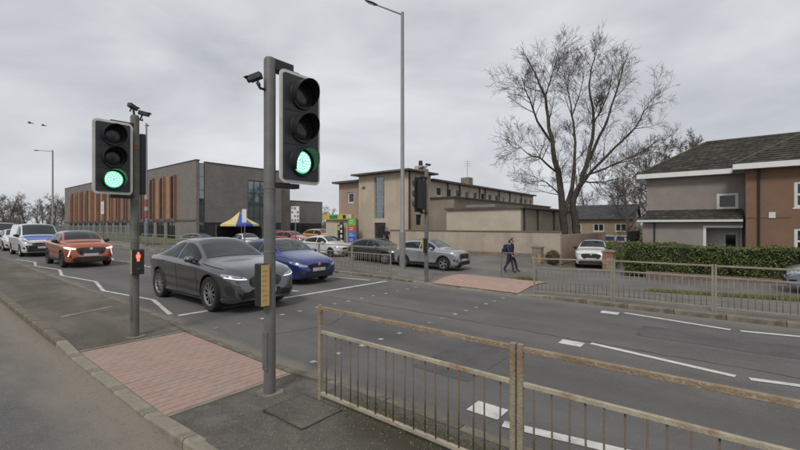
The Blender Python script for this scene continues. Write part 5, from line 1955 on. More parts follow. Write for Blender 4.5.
b = MB(); tile_slope(b, (-0.3, -1.5, 2.45), (HW_ - 0.2, -1.5, 2.45), (HW_ - 0.2, -0.02, 3.05), (0.1, -0.02, 3.05)); tag(b.build('lower_roof', [TILE, TILE2], HG), kind=None)
b = MB(); b.box(-0.32, HW_ - .2, -1.56, -1.48, 2.33, 2.45); b.build('lower_gutter', FRAME_W, HG)
downpipe(HG, 0.55, -1.27, -0.2, 2.33, PIPE, 0.04)
# main hipped roof
b = MB()
ex0, ex1, ey0, ey1, ez = -0.45, HW_ + 3.5, -0.45, 8.4, 5.28
rz_ = 7.55
rx0, ry = 2.9, 3.9
tile_slope(b, (ex0, ey0, ez), (ex1, ey0, ez), (ex1, ry, rz_), (rx0, ry, rz_))
tile_slope(b, (ex0, ey1, ez), (ex0, ey0, ez), (rx0, ry - .01, rz_), (rx0, ry + .01, rz_))
b.build('roof', [TILE, TILE2], HG)
b = MB(); b.tube([(rx0, ry, rz_ + .03), (ex1, ry, rz_ + .03)], .09, 8); b.tube([(rx0, ry, rz_ + .03), (ex0, ey0, ez + .03)], .08, 8); b.build('ridge_tiles', TILE2, HG)
b = MB(); b.box(ex0, HW_ - .05, ey0 - .03, ey0, ez - .26, ez + .02); b.box(ex0 - .03, ex0 - .001, ey0 - .03, ey1, ez - .26, ez + .02); b.box(ex0, HW_ - .05, ey0 + .001, 0.0, ez - .25, ez - .2); b.build('fascia', FASCIA, HG)

HB = thing('brown_house', 'brown rendered house with white fascia at the right edge', 'house', W(-1.05, 27.5, -0.15), ROT)
b = MB()
wall_holes(b, 0, 9, -0.3, 5.05, 0, 0.3, [(1.8, 3.9, 3.0, 4.3), (1.8, 3.9, 0.7, 2.0), (5.6, 7.2, 3.0, 4.3)])
b.box(0, 0.3, 0.301, 9, -0.3, 5.04); b.box(0.301, 9, 0.45, 9, -0.3, 5.0)
b.build('wall', PEB_BROWN, HB)
for q in ((1.8, 3.9, 3.0, 4.3), (1.8, 3.9, 0.7, 2.0), (5.6, 7.2, 3.0, 4.3)):
    house_part_window(HB, *q, 0.1, 2, 2)
b = MB(); b.box(0.0, 1.7, -0.025, -0.001, 2.52, 2.62); b.build('string_course', PEB_BROWN, HB)
b = MB(); b.box(0.88, 1.13, -.05, -.026, 2.5, 2.8); b.build('vent_box', FRAME_W, HB)
downpipe(HB, 0.5, -0.07, -0.2, 5.2, PIPE, 0.05)
b = MB()
ex0, ex1, ey0, ez = -0.5, 9.5, -0.5, 5.28
tile_slope(b, (ex0, ey0, ez), (ex1, ey0, ez), (ex1, 4.6, 8.1), (4.2, 4.6, 8.1))
tile_slope(b, (ex0, 9.4, ez), (ex0, ey0, ez), (4.2, 4.59, 8.1), (4.2, 4.61, 8.1))
b.build('roof', [TILE, TILE2], HB)
b = MB(); b.tube([(4.2, 4.6, 8.13), (ex0, ey0, ez + .03)], .08, 8); b.build('ridge_tiles', TILE2, HB)
b = MB(); b.box(ex0, ex1, ey0 - .03, ey0, ez - .26, ez + .02); b.box(ex0 - .03, ex0 - .001, ey0 - .03, 2.5, ez - .26, ez + .02); b.box(ex0, ex1, ey0 + .001, 0.0, ez - .25, ez - .2); b.build('fascia', FASCIA, HB)

# ---- distant house in the gap
DH = thing('distant_house', 'distant tan house with a dark slate roof behind the bare tree', 'house', W(18.2, 62.0, -0.2), ROT + R(2))
TAN_W = mat('distant_tan_wall', (0.33, 0.265, 0.185), 0.9, 0.1, 1)
DL = 9.0
b = MB(); wall_holes(b, 0, DL, -0.3, 3.1, 0, .3, [(1.0, 2.4, 1.3, 2.4), (4, 5.4, 1.3, 2.4), (6.8, 8.2, 1.3, 2.4)]); b.box(0, DL, .301, 7, -.3, 3.05); b.build('wall', TAN_W, DH)
for q in (1.0, 4, 6.8):
    window(DH, q, q + 1.4, 1.3, 2.4, .06, -1, 'x', 2, 1, FRAME_W, WIN_DARK, .12, True)
b = MB(); tile_slope(b, (-.4, -.5, 3.0), (DL + .3, -.5, 3.0), (DL + .3, 3.5, 5.2), (-.4, 3.5, 5.2), .4, .5); b.quad((-.4, 3.5, 5.2), (DL + .3, 3.5, 5.2), (DL + .3, 7.5, 3.0), (-.4, 7.5, 3.0)); b.build('roof', [mat('slate_dark', (0.055, 0.055, 0.06), 0.7, 0.2, 2), mat('slate_dark_b', (0.075, 0.075, 0.08), 0.7, 0.2, 2)], DH)
for x_ in (0, DL - .3):
    b = MB(); b.prism([(0.01, 3.05), (6.99, 3.05), (3.5, 4.98)], x_, x_ + .3, 'yz'); b.build('gable', TAN_W, DH)
# far blocks closing the gap by the flats
for lab, t, n, w_, d_, h_, m_ in (('low distant grey building with a metal roof left of the kiosk', 52, 62, 16, 10, 4.2, BEIGE_GREY),):
    FB = thing('distant_building', lab, 'building', W(t, n, 0), ROT)
    b = MB(); wall_holes(b, 0, w_, -.3, h_, 0, .3, [(1.5 + k * 3, 3.6 + k * 3, 1, 3) for k in range(int(w_ / 3) - 1)]); b.box(0, w_, .301, d_, -.3, h_ - .1); b.build('wall', m_, FB)
    for k in range(int(w_ / 3) - 1):
        window(FB, 1.5 + k * 3, 3.6 + k * 3, 1, 3, .1, -1, 'x', 2, 1, FRAME_W, WIN_SKY, .1)
    b = MB(); b.prism([(-.5, h_), (d_ + .5, h_), (d_ / 2, h_ + 2.2)], -.4, w_ + .4, 'yz'); b.build('roof', mat('metal_roof_grey', (0.15, 0.155, 0.16), 0.6), FB)

# ---- banner fence at the end of the driveway, dark fence panels
BN = thing('banner', 'white and blue printed banner on the fence behind the white car', 'banner', W(10.0, 40.0, -0.3), ROT)
b = MB(); b.box(0, 3.6, -.03, .03, 0.75, 1.42); q_ = b.build('sheet', FRAME_W, BN)
for a, c, m_ in ((0.05, .5, mat('banner_red', (.35, .05, .05), .6)), (.9, 2.6, mat('banner_navy', (.05, .07, .18), .6)), (2.8, 3.4, mat('banner_navy', (.05, .07, .18), .6))):
    b = MB(); b.box(a, c, -.036, -.031, .9, 1.27); b.build('printed_block', m_, q_)
for x in (0, 1.8, 3.6):
    b = MB(); b.box(x - .05, x + .05, .031, .12, -.3, 1.5); b.build('post', GALV, BN)
DF = thing('board_fence', 'dark timber fence panels left of the grey house', 'fence', W(4.4, 27.5, -0.3), ROT + R(90))
for k in range(22):
    b = MB(); b.box(k * .22, k * .22 + .205, -.015 + .008 * (k % 2), .015 + .008 * (k % 2), 0, 1.9); b.build('board', mat('fence_dark', (.028, .032, .03), .9, .3, 3), DF)
for z in (.4, 1.5):
    b = MB(); b.box(0, 4.8, .024, .07, z, z + .09); b.build('fence_rail', mat('fence_dark', (.028, .032, .03), .9, .3, 3), DF)

# ---- gazebo
GZ = thing('gazebo', 'blue and yellow striped gazebo canopy in front of the school', 'gazebo', W(41.0, 23.2, terr(41, 23.2)), ROT + R(20))
gy = mat('canvas_yellow', (.60, .50, .20), .8, .08, 3); gb = mat('canvas_blue', (.04, .09, .38), .8, .08, 3)
n_ = 12
for k in range(n_):
    a0, a1 = 2 * math.pi * k / n_, 2 * math.pi * (k + 1) / n_
    def ep(a, r, z):
        s_ = 1 / max(abs(math.cos(a)), abs(math.sin(a)))
        return (r * s_ * math.cos(a), r * s_ * math.sin(a), z)
    b = MB()
    b.quad(ep(a0, 1.75, 2.05), ep(a1, 1.75, 2.05), ep(a1, .8, 2.62), ep(a0, .8, 2.62)); b._add([ep(a0, .8, 2.62), ep(a1, .8, 2.62), (0, 0, 3.45)], [(0, 1, 2)])
    b.quad(ep(a0, 1.76, 1.85), ep(a1, 1.76, 1.85), ep(a1, 1.75, 2.05), ep(a0, 1.75, 2.05))
    b.build('canopy_panel', gb if (k // 2) % 2 else gy, GZ)
for x in (-1.65, 1.65):
    for y in (-1.65, 1.65):
        b = MB(); b.tube([(x, y, 0), (x, y, 2.0)], .03, 8); b.build('leg', GALV, GZ)
b = MB(); b.box(-1.6, 1.6, 1.62, 1.66, 0.05, 1.9); b.box(-1.66, -1.62, -1.6, 1.6, 0.05, 1.9); b.build('side_sheet', PLASTIC, GZ)

# ================================================================== TREES AND PLANTS
BARK = mat('bark_grey_brown', (0.060, 0.050, 0.040), 0.95, 0.3, 6, col2=(0.095, 0.085, 0.065), bump=0.8, bscale=30)
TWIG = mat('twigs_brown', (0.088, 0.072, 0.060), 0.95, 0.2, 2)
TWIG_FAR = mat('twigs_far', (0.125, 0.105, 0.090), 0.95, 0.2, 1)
rt = random.Random(11)


def PX(u, v, Y):
    return Vector(((u - 400) / 400 * Y, Y, 2 - (v - 225) / 400 * Y))


def rvec(s):
    return Vector((rt.gauss(0, s), rt.gauss(0, s), rt.gauss(0, s)))


class Tubes:
    def __init__(s):
        s.v, s.f = [], []

    def add(s, pts, rad, seg):
        k0 = len(s.v)
        for i, p in enumerate(pts):
            d = (pts[min(i + 1, len(pts) - 1)] - pts[max(i - 1, 0)])
            d.normalize()
            a = d.cross(Vector((0.31, 0.95, 0.05)) if abs(d.y) < .9 else Vector((1, 0, 0))).normalized()
            b = d.cross(a)
            for k in range(seg):
                th = 2 * math.pi * k / seg
                s.v.append(p + (a * math.cos(th) + b * math.sin(th)) * rad[i])
        for i in range(len(pts) - 1):
            for k in range(seg):
                k2 = (k + 1) % seg
                s.f.append((k0 + i * seg + k, k0 + i * seg + k2, k0 + (i + 1) * seg + k2, k0 + (i + 1) * seg + k))

    def build(s, name, m, parent, origin):
        return mesh_obj(name, [v - origin for v in s.v], s.f, m, parent, True)


def smooth_path(pts, rad, sub=3, wob=0.0):
    out, ro = [], []
    P_ = [pts[0]] + list(pts) + [pts[-1]]
    for i in range(1, len(P_) - 2):
        p0, p1, p2, p3 = P_[i - 1:i + 3]
        for q in range(sub):
            t_ = q / sub
            out.append(0.5 * (2 * p1 + (p2 - p0) * t_ + (2 * p0 - 5 * p1 + 4 * p2 - p3) * t_ * t_ + (3 * p1 - p0 - 3 * p2 + p3) * t_**3) + rvec(wob))
            ro.append(rad[i - 1] * (1 - t_) + rad[i] * t_)
    out.append(pts[-1]); ro.append(rad[-1])
    return out, ro


def branch_out(tw, pts, rad, level, maxlev, n_child, length, spread=0.9, upb=0.25, start=0.25, minr=.0068, kids=(0, 9, 6, 4)):
    L = len(pts) - 1
    for _ in range(n_child):
        f = start + (1 - start) * rt.random()
        i = min(L - 1, int(f * L))
        p = pts[i].lerp(pts[i + 1], f * L - i)
        d0 = (pts[i + 1] - pts[i]).normalized()
        side = rvec(1).cross(d0)
        if side.length < 1e-3:
            continue
        d = (d0 * rt.uniform(.5, 1.0) + side.normalized() * spread * rt.uniform(.6, 1.1) + Vector((0, 0, upb))).normalized()
        ln = length * rt.uniform(.5, 1.2) * (1.1 - .35 * f)
        r0 = min(rad[i] * .55, ln * .014 + .004)
        k = 4 if level < maxlev else 3
        q, qr = [p], [r0]
        dd = d
        for j in range(k):
            dd = (dd + rvec(.115) + Vector((0, 0, .06 * upb / .25))).normalized()
            q.append(q[-1] + dd * ln / k)
            qr.append(max(minr, r0 * (1 - (j + 1) / (k + .6))))
        tw.add(q, qr, 4 if level == 1 else 3)
        if level < maxlev:
            branch_out(tw, q, qr, level + 1, maxlev, kids[level], ln * .60, spread, upb * .8, .2, minr, kids)


# the twin-stemmed bare tree
TREE_Y = 30.0
org = PX(571, 233, TREE_Y); org.z = 0.0
TR = thing('bare_tree', 'large bare twin-trunked tree behind the boundary wall', 'tree', org)
limbs = [
    ([(565, 262, 0), (564, 228, 0), (558, 181, -.3), (548, 137, -.6), (541, 93, -.2), (519, 50, .6)], [.36, .33, .25, .17, .10, .025]),
    ([(563, 218, 0), (571, 188, .4), (576, 150, .9), (572, 110, 1.3), (566, 78, 1.2)], [.24, .18, .12, .075, .02]),
    ([(549, 140, -.5), (533, 118, -1.4), (521, 90, -2.0), (514, 70, -2.3)], [.11, .08, .045, .015]),
    ([(556, 172, -.3), (538, 158, -1.5), (522, 152, -2.6), (511, 143, -3.2)], [.10, .07, .04, .015]),
    ([(577, 262, .3), (576, 228, .3), (574, 201, .2), (585, 174, .0), (597, 123, -.4), (591, 82, -.7), (600, 48, -.9)], [.36, .32, .27, .2, .12, .07, .02]),
    ([(589, 163, 0), (609, 124, .9), (624, 82, 1.6), (636, 46, 1.9)], [.15, .11, .06, .018]),
    ([(579, 188, .1), (613, 152, -1.2), (643, 126, -2.2), (660, 98, -2.6)], [.14, .10, .055, .018]),
    ([(585, 176, 0), (620, 163, 1.5), (650, 150, 2.6), (669, 140, 3.2)], [.11, .075, .04, .015]),
    ([(541, 95, -.2), (551, 66, -.9), (556, 48, -1.2)], [.07, .04, .014]),
    ([(572, 112, 1.2), (582, 84, 2.0), (586, 62, 2.4)], [.06, .035, .014]),
    ([(597, 120, -.4), (613, 92, -1.3), (618, 60, -1.9)], [.07, .04, .014]),
    ([(566, 205, .0), (548, 185, 1.6), (532, 180, 2.8), (520, 184, 3.4)], [.09, .06, .035, .014]),
    ([(582, 180, .1), (604, 182, -1.6), (624, 178, -2.8), (638, 182, -3.4)], [.08, .05, .03, .014]),
]
trunk, crown = Tubes(), Tubes()
for pts, rad in limbs:
    q, r_ = smooth_path([PX(571 + (u - 571) * (.88 if v < 200 else 1), 200 + (v - 200) * .965 if v < 200 else v, TREE_Y + dy) for u, v, dy in pts], rad, 4, .035)
    r_ = [x_ * .84 for x_ in r_]
    trunk.add(q, r_, 8)
    branch_out(crown, q, r_, 1, 3, 21 if len(pts) > 4 else 14, 2.35, .80, .15, .34 if len(pts) > 4 else .15)
trunk.build('trunk', BARK, TR, org)
crown.build('crown', TWIG, TR, org)


def generic_tree(h, r0, levels=3, nlimb=9, spread=.7):
    tr_, cr = Tubes(), Tubes()
    pts = [Vector((0, 0, -.3))]
    d = Vector((0, 0, 1))
    for k in range(6):
        d = (d + rvec(.07)).normalized()
        pts.append(pts[-1] + d * h * .82 / 6)
    rad = [r0 * (1 - .86 * k / 6) for k in range(7)]
    q, r_ = smooth_path(pts, rad, 2)
    tr_.add(q, r_, 7)
    for k in range(nlimb):
        f = .22 + .72 * k / nlimb
        i = int(f * (len(q) - 1))
        az = k * 2.4 + rt.uniform(-.4, .4)
        ln = h * (.42 - .20 * f) * rt.uniform(.8, 1.2)
        d = Vector((math.cos(az) * spread, math.sin(az) * spread, .75)).normalized()
        lp, lr = [q[i]], [r_[i] * .55]
        for j in range(5):
            d = (d + rvec(.12) + Vector((0, 0, .05))).normalized()
            lp.append(lp[-1] + d * ln / 5); lr.append(max(.008, lr[0] * (1 - (j + 1) / 5.5)))
        tr_.add(lp, lr, 5)
        branch_out(cr, lp, lr, 1, levels, 9, ln * .42, .75, .2, .15, .012, (0, 6, 4, 3))
    branch_out(cr, q, r_, 1, levels, 14, h * .16, .75, .2, .5, .012, (0, 6, 4, 3))
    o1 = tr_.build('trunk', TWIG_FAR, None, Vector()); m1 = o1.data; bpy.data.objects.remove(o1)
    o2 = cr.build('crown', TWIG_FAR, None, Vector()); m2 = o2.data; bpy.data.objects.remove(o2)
    return m1, m2


PROTO = [generic_tree(11, .20), generic_tree(10, .16, 3, 8, .85), generic_tree(12, .2, 3, 10, .6)]


def put_tree(u, Y, h, proto, label, group, rz=None):
    X_ = (u - 400) / 400 * Y
    o = thing('bare_tree', label, 'tree', (X_, Y, -0.1), rt.uniform(0, 6) if rz is None else rz, group)
    s_ = h / (11, 10, 12)[proto]
    o.scale = (s_, s_, s_)
    link(bpy.data.objects.new('trunk', PROTO[proto][0]), o)
    link(bpy.data.objects.new('crown', PROTO[proto][1]), o)


TL = ['bare wispy tree just left of the grey house eaves, nearest of its group', 'bare wispy tree behind the left slope of the grey house roof',
      'thin bare tree leftmost of those between the big tree and the grey house', 'bare tree farthest right behind the grey house roof', 'tall bare tree deepest behind the grey house']
for u, Y, h, pr in ((648, 47, 13.0, 0), (676, 46, 14.0, 1), (628, 52, 12.5, 2), (700, 50, 14.5, 0), (662, 56, 15.0, 2)):
    put_tree(u, Y, h, pr, TL.pop(0), 'bare trees behind the grey house')
TL = ['bare tree behind the left end of the distant tan house', 'bare tree right of the distant tan house', 'tallest bare tree over the roof of the distant tan house']
for u, Y, h, pr in ((590, 76, 11.0, 2), (640, 66, 11.0, 1), (617, 80, 13, 0)):
    put_tree(u, Y, h, pr, TL.pop(0), 'bare trees behind the distant house')
lab = 'bare tree in the distant tree line at the far left'
for k in range(15):
    put_tree(-26 + k * 6.8 + rt.uniform(-2, 2), rt.uniform(88, 125), rt.uniform(8.5, 11.5), k % 3, lab, 'distant trees at the far left')
TL = ['left of the two distant bare trees in the gap by the kiosk', 'right of the two distant bare trees in the gap by the kiosk']
for u, Y, h, pr in ((324, 105, 8, 0), (333, 98, 7.0, 1)):
    put_tree(u, Y, h, pr, TL.pop(0), 'distant trees left of the kiosk')


# ---- leaf clouds
def leaf_cloud(name, n, sampler, size, mats, parent, loc=None):
    v, f, mi = [], [], []
    for i in range(n):
        p = sampler()
        a = rvec(1).normalized(); b_ = a.cross(rvec(1)).normalized()
        s_ = size * rt.uniform(.6, 1.3)
        k = len(v)
        v += [p - a * s_, p + b_ * s_ * .5, p + a * s_, p - b_ * s_ * .5]
        f.append((k, k + 1, k + 2, k + 3))
        mi.append(rt.choices(range(len(mats)), (6, 4, 2)[:len(mats)])[0])
    return mesh_obj(name, v, f, mats, parent, False, mi)


LEAF = [mat('hedge_leaf_dark', (0.080, 0.118, 0.028), 0.6, 0.3, 3), mat('hedge_leaf_mid', (0.130, 0.165, 0.042), 0.6, 0.3, 3), mat('hedge_leaf_olive', (0.190, 0.185, 0.060), 0.6, 0.3, 3)]
HL = 13.0
HE = thing('hedge', 'long clipped green hedge in front of the houses', 'hedge', W(3.55, 21.3, -0.30), ROT)


def hz(x, y):
    return 1.42 + .05 * math.sin(x * 1.3) + .035 * math.sin(x * 3.7 + 1) + .02 * math.sin(x * 9 + y * 4) - .012 * x


def hedge_pt():
    x = rt.uniform(0, HL)
    q = rt.random()
    top = hz(x, 0)
    dp = rt.expovariate(1 / .05)
    if q < .5:
        z = rt.uniform(.02, top)
        bulge = .07 * math.sin(x * 2.1 + z * 3) + .05 * math.sin(x * 5.3 + 2 * z) + .04 * math.sin(x * 11 + 7 * z)
        edge = .12 * max(0, (z - top + .25) / .25) ** 2
        return Vector((x, bulge + edge + dp - .02, z))
    if q < .9:
        y = rt.uniform(0, 1.1)
        return Vector((x, y, hz(x, y) - dp + .02 + (rt.random() < .08) * rt.uniform(0, .09)))
    z = rt.uniform(0, 1.4); y = rt.uniform(0, 1.1)
    return Vector((.04 * math.sin(z * 7 + y * 5) + dp - .02, y, z))


leaf_cloud('foliage', 30000, hedge_pt, .042, LEAF, HE)
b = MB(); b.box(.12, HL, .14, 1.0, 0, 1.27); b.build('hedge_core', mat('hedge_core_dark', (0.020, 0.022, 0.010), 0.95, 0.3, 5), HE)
# low brick edging wall under the hedge
LWL = thing('low_brick_wall', 'low reddish brick edging wall at the foot of the hedge', 'wall', W(2.6, 20.9, -0.36), ROT)
lb = [mat('edging_brick_%s' % k, c, .9, .2, 5) for k, c in (('a', (.20, .135, .105)), ('b', (.17, .12, .095)), ('c', (.22, .16, .125)))]
bme = []
for m_ in lb:
    b = MB(); b.box(-.108, .108, -.05, .05, 0, .068); o = b.build('brick', m_, None); bme.append(o.data); bpy.data.objects.remove(o)
b = MB(); b.box(0, 11.2, -.04, .06, -.2, .295); b.build('mortar', mat('mortar_grey', (.2, .18, .15), .95), LWL)
for r_ in range(4):
    for k in range(49):
        inst('brick', bme[rt.randrange(3)], LWL, (k * .226 + .11 + (r_ % 2) * .113, rt.uniform(-.004, .004), r_ * .076))

# grass strip along the service road, blades as one mass
def grass(name, pts, h, parent=None):
    v, f, mi = [], [], []
    for p in pts:
        a = rt.uniform(0, 6.283); w_ = rt.uniform(.006, .013); hh = h * rt.uniform(.4, 1.3)
        dx, dy = math.cos(a) * w_, math.sin(a) * w_
        ln = Vector((rt.gauss(0, .4), rt.gauss(0, .4), 0)) * hh
        k = len(v)
        v += [p + Vector((dx, dy, 0)), p - Vector((dx, dy, 0)), p + ln + Vector((0, 0, hh))]
        f.append((k, k + 1, k + 2)); mi.append(rt.choices((0, 1, 2), (5, 4, 2))[0])
    return mesh_obj(name, v, f, GL, parent, False, mi)


GL = [mat('blade_green', (0.14, 0.17, 0.045), 0.8, 0.3, 4), mat('blade_olive', (0.14, 0.14, 0.045), 0.8, 0.3, 4), mat('blade_straw', (0.22, 0.185, 0.09), 0.8, 0.3, 4)]
strip_poly('grass_strip', [(t, 15.75 + .1 * math.sin(t * 2)) for t in rng_(-12, 1.6, .3)], [(t, 16.45 + .12 * math.sin(t * 1.7 + 1) - .35 * ss(0, 1.6, t)) for t in rng_(-12, 1.6, .3)],
           GRASS, .012, terr)
gp = []
for _ in range(15000):
    t = rt.uniform(-8, 1.9); n = 16.1 + rt.gauss(0, .36) - .1 * ss(0, 1.6, t)
    gp.append(W(t, n, terr(t, n) - .005))
tag(grass('grass_blades', gp, .09), kind='stuff')
gp = [W(t_, n_, terr(t_, n_) - .02) for t_, n_ in ((5.35 + rt.gauss(0, .22), 13.75 + rt.gauss(0, .14)) for _ in range(700))]
o = grass('grass_tuft', gp, .16)
tag(o, 'yellow green grass tuft at the foot of the short plain rail', 'grass', kind='stuff')
gp = []
for _ in range(2600):
    t = rt.uniform(-3, 3.1); n = 3.12 - abs(rt.gauss(0, .10)) if rt.random() < .45 else 2.82 + rt.gauss(0, .10)
    gp.append(W(t, n, z_isle(t) + .003))
tag(grass('moss_grass', gp, .018), kind='stuff')
# stones and grit scattered on the island and in the gutter: one mass
v, f = [], []
for _ in range(2600):
    if rt.random() < .5:
        t, n, z = rt.uniform(-3, 4.2), rt.uniform(1.75, 3.15), 0
        z = z_isle(t)
    else:
        t = rt.uniform(2.5, 14); n = 1.53 - abs(rt.gauss(0, .22)); z = zr(t)
    s_ = rt.uniform(.003, .009)
    p = W(t, n, z + s_ * .3)
    k = len(v)
    v += [p + Vector((s_, 0, 0)), p + Vector((-s_ * .7, s_, 0)), p + Vector((-s_ * .5, -s_, 0)), p + Vector((0, 0, s_))]
    f += [(k, k + 1, k + 3), (k + 1, k + 2, k + 3), (k + 2, k, k + 3)]
tag(mesh_obj('grit', v, f, mat('grit', (.26, .235, .195), .95, .3, 20)), kind='stuff')

# brown shrubs by the gate and behind the wall
BR = [mat('shrub_brown', (.10, .065, .035), .8, .3, 4), mat('shrub_olive', (.085, .08, .03), .8, .3, 4), mat('shrub_rust', (.14, .075, .035), .8, .3, 4)]


def shrub(label, t, n, rx, rz_, cnt, mats, size=.04, z0=None):
    o = thing('shrub', label, 'shrub', W(t, n, terr(t, n) if z0 is None else z0), 0)
    def smp():
        d = rvec(1).normalized() * rt.uniform(.45, 1) ** .5
        return Vector((d.x * rx, d.y * rx, rz_ * (.55 + .5 * d.z)))
    leaf_cloud('foliage', cnt, smp, size, mats, o)
    tb = Tubes()
    for _ in range(26):
        e = smp()
        tb.add([Vector((rt.gauss(0, .05), rt.gauss(0, .05), -.05)), e * .5 + rvec(.05), e], [.014, .009, .004], 4)
    tb.build('stems', TWIG, o, Vector())
    return o


shrub('brown leafy shrub between the grey pillar and the white car', 7.6, 23.75, .42, .85, 1500, BR)
shrub('olive brown shrub behind the multicoloured gate pillar', 5.0, 27.0, .8, 1.5, 1800, BR[::-1])
shrub('dark evergreen shrub beside the board fence', 4.75, 25.3, .5, 1.5, 2000, LEAF)
shrub('bare brown shrub by the grey house corner', 4.9, 31.5, 1.0, 2.4, 1300, BR, .05)

# ================================================================== PEOPLE
SKIN = mat('skin', (.42, .26, .19), .55, .06, 8)
HAIR = mat('hair_dark', (.018, .014, .012), .6, .2, 30)


def person(label, loc, rz, jacket, trousers, shoe, h=1.72, stride=.28, arm=.25, hood=False):
    root = thing('person', label, 'person', loc, rz)
    k = h / 1.75
    # joints: x forward, y left
    J = {
        'pel': (0, 0, .95), 'sp': (.01, 0, 1.12), 'ch': (.02, 0, 1.33), 'nb': (.015, 0, 1.475), 'nk': (.03, 0, 1.55), 'hd': (.05, 0, 1.64),
        'sl': (.01, .18, 1.42), 'sr': (.01, -.18, 1.42),
        'el': (.01 - arm * .55, .235, 1.16), 'er': (.01 + arm * .5, -.235, 1.16),
        'wl': (.06 - arm * .6, .235, .92), 'wr': (.14 + arm * .9, -.215, .95),
        'hl': (0, .09, .90), 'hr': (0, -.09, .90),
        'kl': (stride * .62, .10, .50), 'kr': (-stride * .32, -.10, .50),
        'al': (stride * .95, .10, .085), 'ar': (-stride * 1.25, -.10, .14),
        'tl': (stride * .95 + .17, .115, .04), 'tr': (-stride * 1.25 + .15, -.115, .05),
    }
    rad = dict(pel=(.125, .15), sp=(.105, .14), ch=(.115, .165), nb=(.075, .085), nk=(.055, .055), hd=(.06, .055), sl=(.07, .07), sr=(.07, .07), el=(.052,) * 2, er=(.052,) * 2,
               wl=(.034,) * 2, wr=(.034,) * 2, hl=(.092,) * 2, hr=(.092,) * 2, kl=(.066,) * 2, kr=(.066,) * 2, al=(.048,) * 2, ar=(.048,) * 2, tl=(.036,) * 2, tr=(.036,) * 2)
    E = [('pel', 'sp'), ('sp', 'ch'), ('ch', 'nb'), ('nb', 'nk'), ('nk', 'hd'), ('ch', 'sl'), ('ch', 'sr'), ('sl', 'el'), ('sr', 'er'), ('el', 'wl'), ('er', 'wr'),
         ('pel', 'hl'), ('pel', 'hr'), ('hl', 'kl'), ('hr', 'kr'), ('kl', 'al'), ('kr', 'ar'), ('al', 'tl'), ('ar', 'tr')]
    names = list(J)
    me = bpy.data.meshes.new('body')
    me.from_pydata([tuple(c * k for c in J[n_]) for n_ in names], [(names.index(a), names.index(b_)) for a, b_ in E], [])
    o = bpy.data.objects.new('tmp', me)
    COL.objects.link(o)
    md = o.modifiers.new('skin', 'SKIN')
    md.use_smooth_shade = True
    for i, n_ in enumerate(names):
        sv = me.skin_vertices[0].data[i]
        sv.radius = (rad[n_][0] * k, rad[n_][1] * k)
        sv.use_root = (n_ == 'pel')
    o.modifiers.new('sub', 'SUBSURF').levels = 2
    o.modifiers['sub'].render_levels = 2
    bpy.context.view_layer.update()
    m2 = bpy.data.meshes.new_from_object(o.evaluated_get(bpy.context.evaluated_depsgraph_get()))
    bpy.data.objects.remove(o)
    V = [v.co.copy() for v in m2.vertices]
    Fc = [tuple(p.vertices) for p in m2.polygons]
    mi = []
    for p in m2.polygons:
        c = p.center / k
        hand = (c - Vector(J['wl'])).length < .06 or (c - Vector(J['wr'])).length < .06
        if c.z > 1.50 or hand:
            mi.append(0)
        elif c.z > .93 or abs(c.y) > .17:
            mi.append(1)
        elif c.z > .10 or (c.x < -.15 and c.z > .16):
            mi.append(2)
        else:
            mi.append(3)
    b = MB()
    b.v, b.f, b.m = [tuple(v) for v in V], Fc, mi
    # head with face, joined to the neck
    hc = Vector((.065, 0, 1.655)) * k
    S, Rr = 14, 10
    vs, fs = [], []
    for i in range(Rr + 1):
        ph = math.pi * i / Rr
        for q in range(S):
            th = 2 * math.pi * q / S
            x_, y_, z_ = math.sin(ph) * math.cos(th), math.sin(ph) * math.sin(th), math.cos(ph)
            nose = .022 * math.exp(-((th if th < math.pi else th - 2 * math.pi) / .25) ** 2 - ((ph - 1.75) / .2) ** 2)
            chin = .01 * math.exp(-((ph - 2.5) / .3) ** 2) * max(0, x_)
            eye = -.007 * math.exp(-((abs(th if th < math.pi else th - 2 * math.pi) - .45) / .18) ** 2 - ((ph - 1.5) / .13) ** 2)
            vs.append(hc + Vector((x_ * (.095 + nose + chin + eye), y_ * (.076 - .012 * max(0, -z_)), z_ * .118)) * k)
    for i in range(Rr):
        for q in range(S):
            fs.append((i * S + q, (i + 1) * S + q, (i + 1) * S + (q + 1) % S, i * S + (q + 1) % S))
    b._add(vs, fs, 0)
    for sg in (1, -1):                               # ears
        b.lathe([(.0, -.008), (.022, -.004), (.026, .004), (.0, .008)], 8, 'y', 0, tuple(hc + Vector((-.005, sg * .078, -.005)) * k))
    # hands: palm and five fingers slightly curled
    for wn, sg in (('wl', 1), ('wr', -1)):
        w_ = Vector(J[wn]) * k
        dwn = (w_ - Vector(J['e' + wn[1]]) * k).normalized()
        fw = Vector((1, 0, 0)) - dwn * dwn.x
        fw.normalize()
        pc = w_ + dwn * .085 * k
        b.tube([w_, w_ + dwn * .03 * k, pc], [.028 * k, .034 * k, .03 * k], 8, 0)
        for q, ln in enumerate((.062, .072, .068, .052)):
            st = pc + fw * (.024 - .016 * q) * k - dwn * .008 * k
            inn = Vector((0, -sg, 0))
            b.tube([st, st + dwn * ln * .5 * k, st + dwn * ln * .9 * k + inn * ln * .45 * k], [.0088 * k, .0082 * k, .006 * k], 6, 0)
        st = w_ + dwn * .03 * k + fw * .026 * k
        b.tube([st, st + fw * .03 * k + dwn * .03 * k, st + fw * .034 * k + dwn * .062 * k], [.011 * k, .0095 * k, .007 * k], 6, 0)
    body = b.build('body', [SKIN, jacket, trousers, shoe], root, True)
    # hair or hood
    b = MB()
    vs, fs = [], []
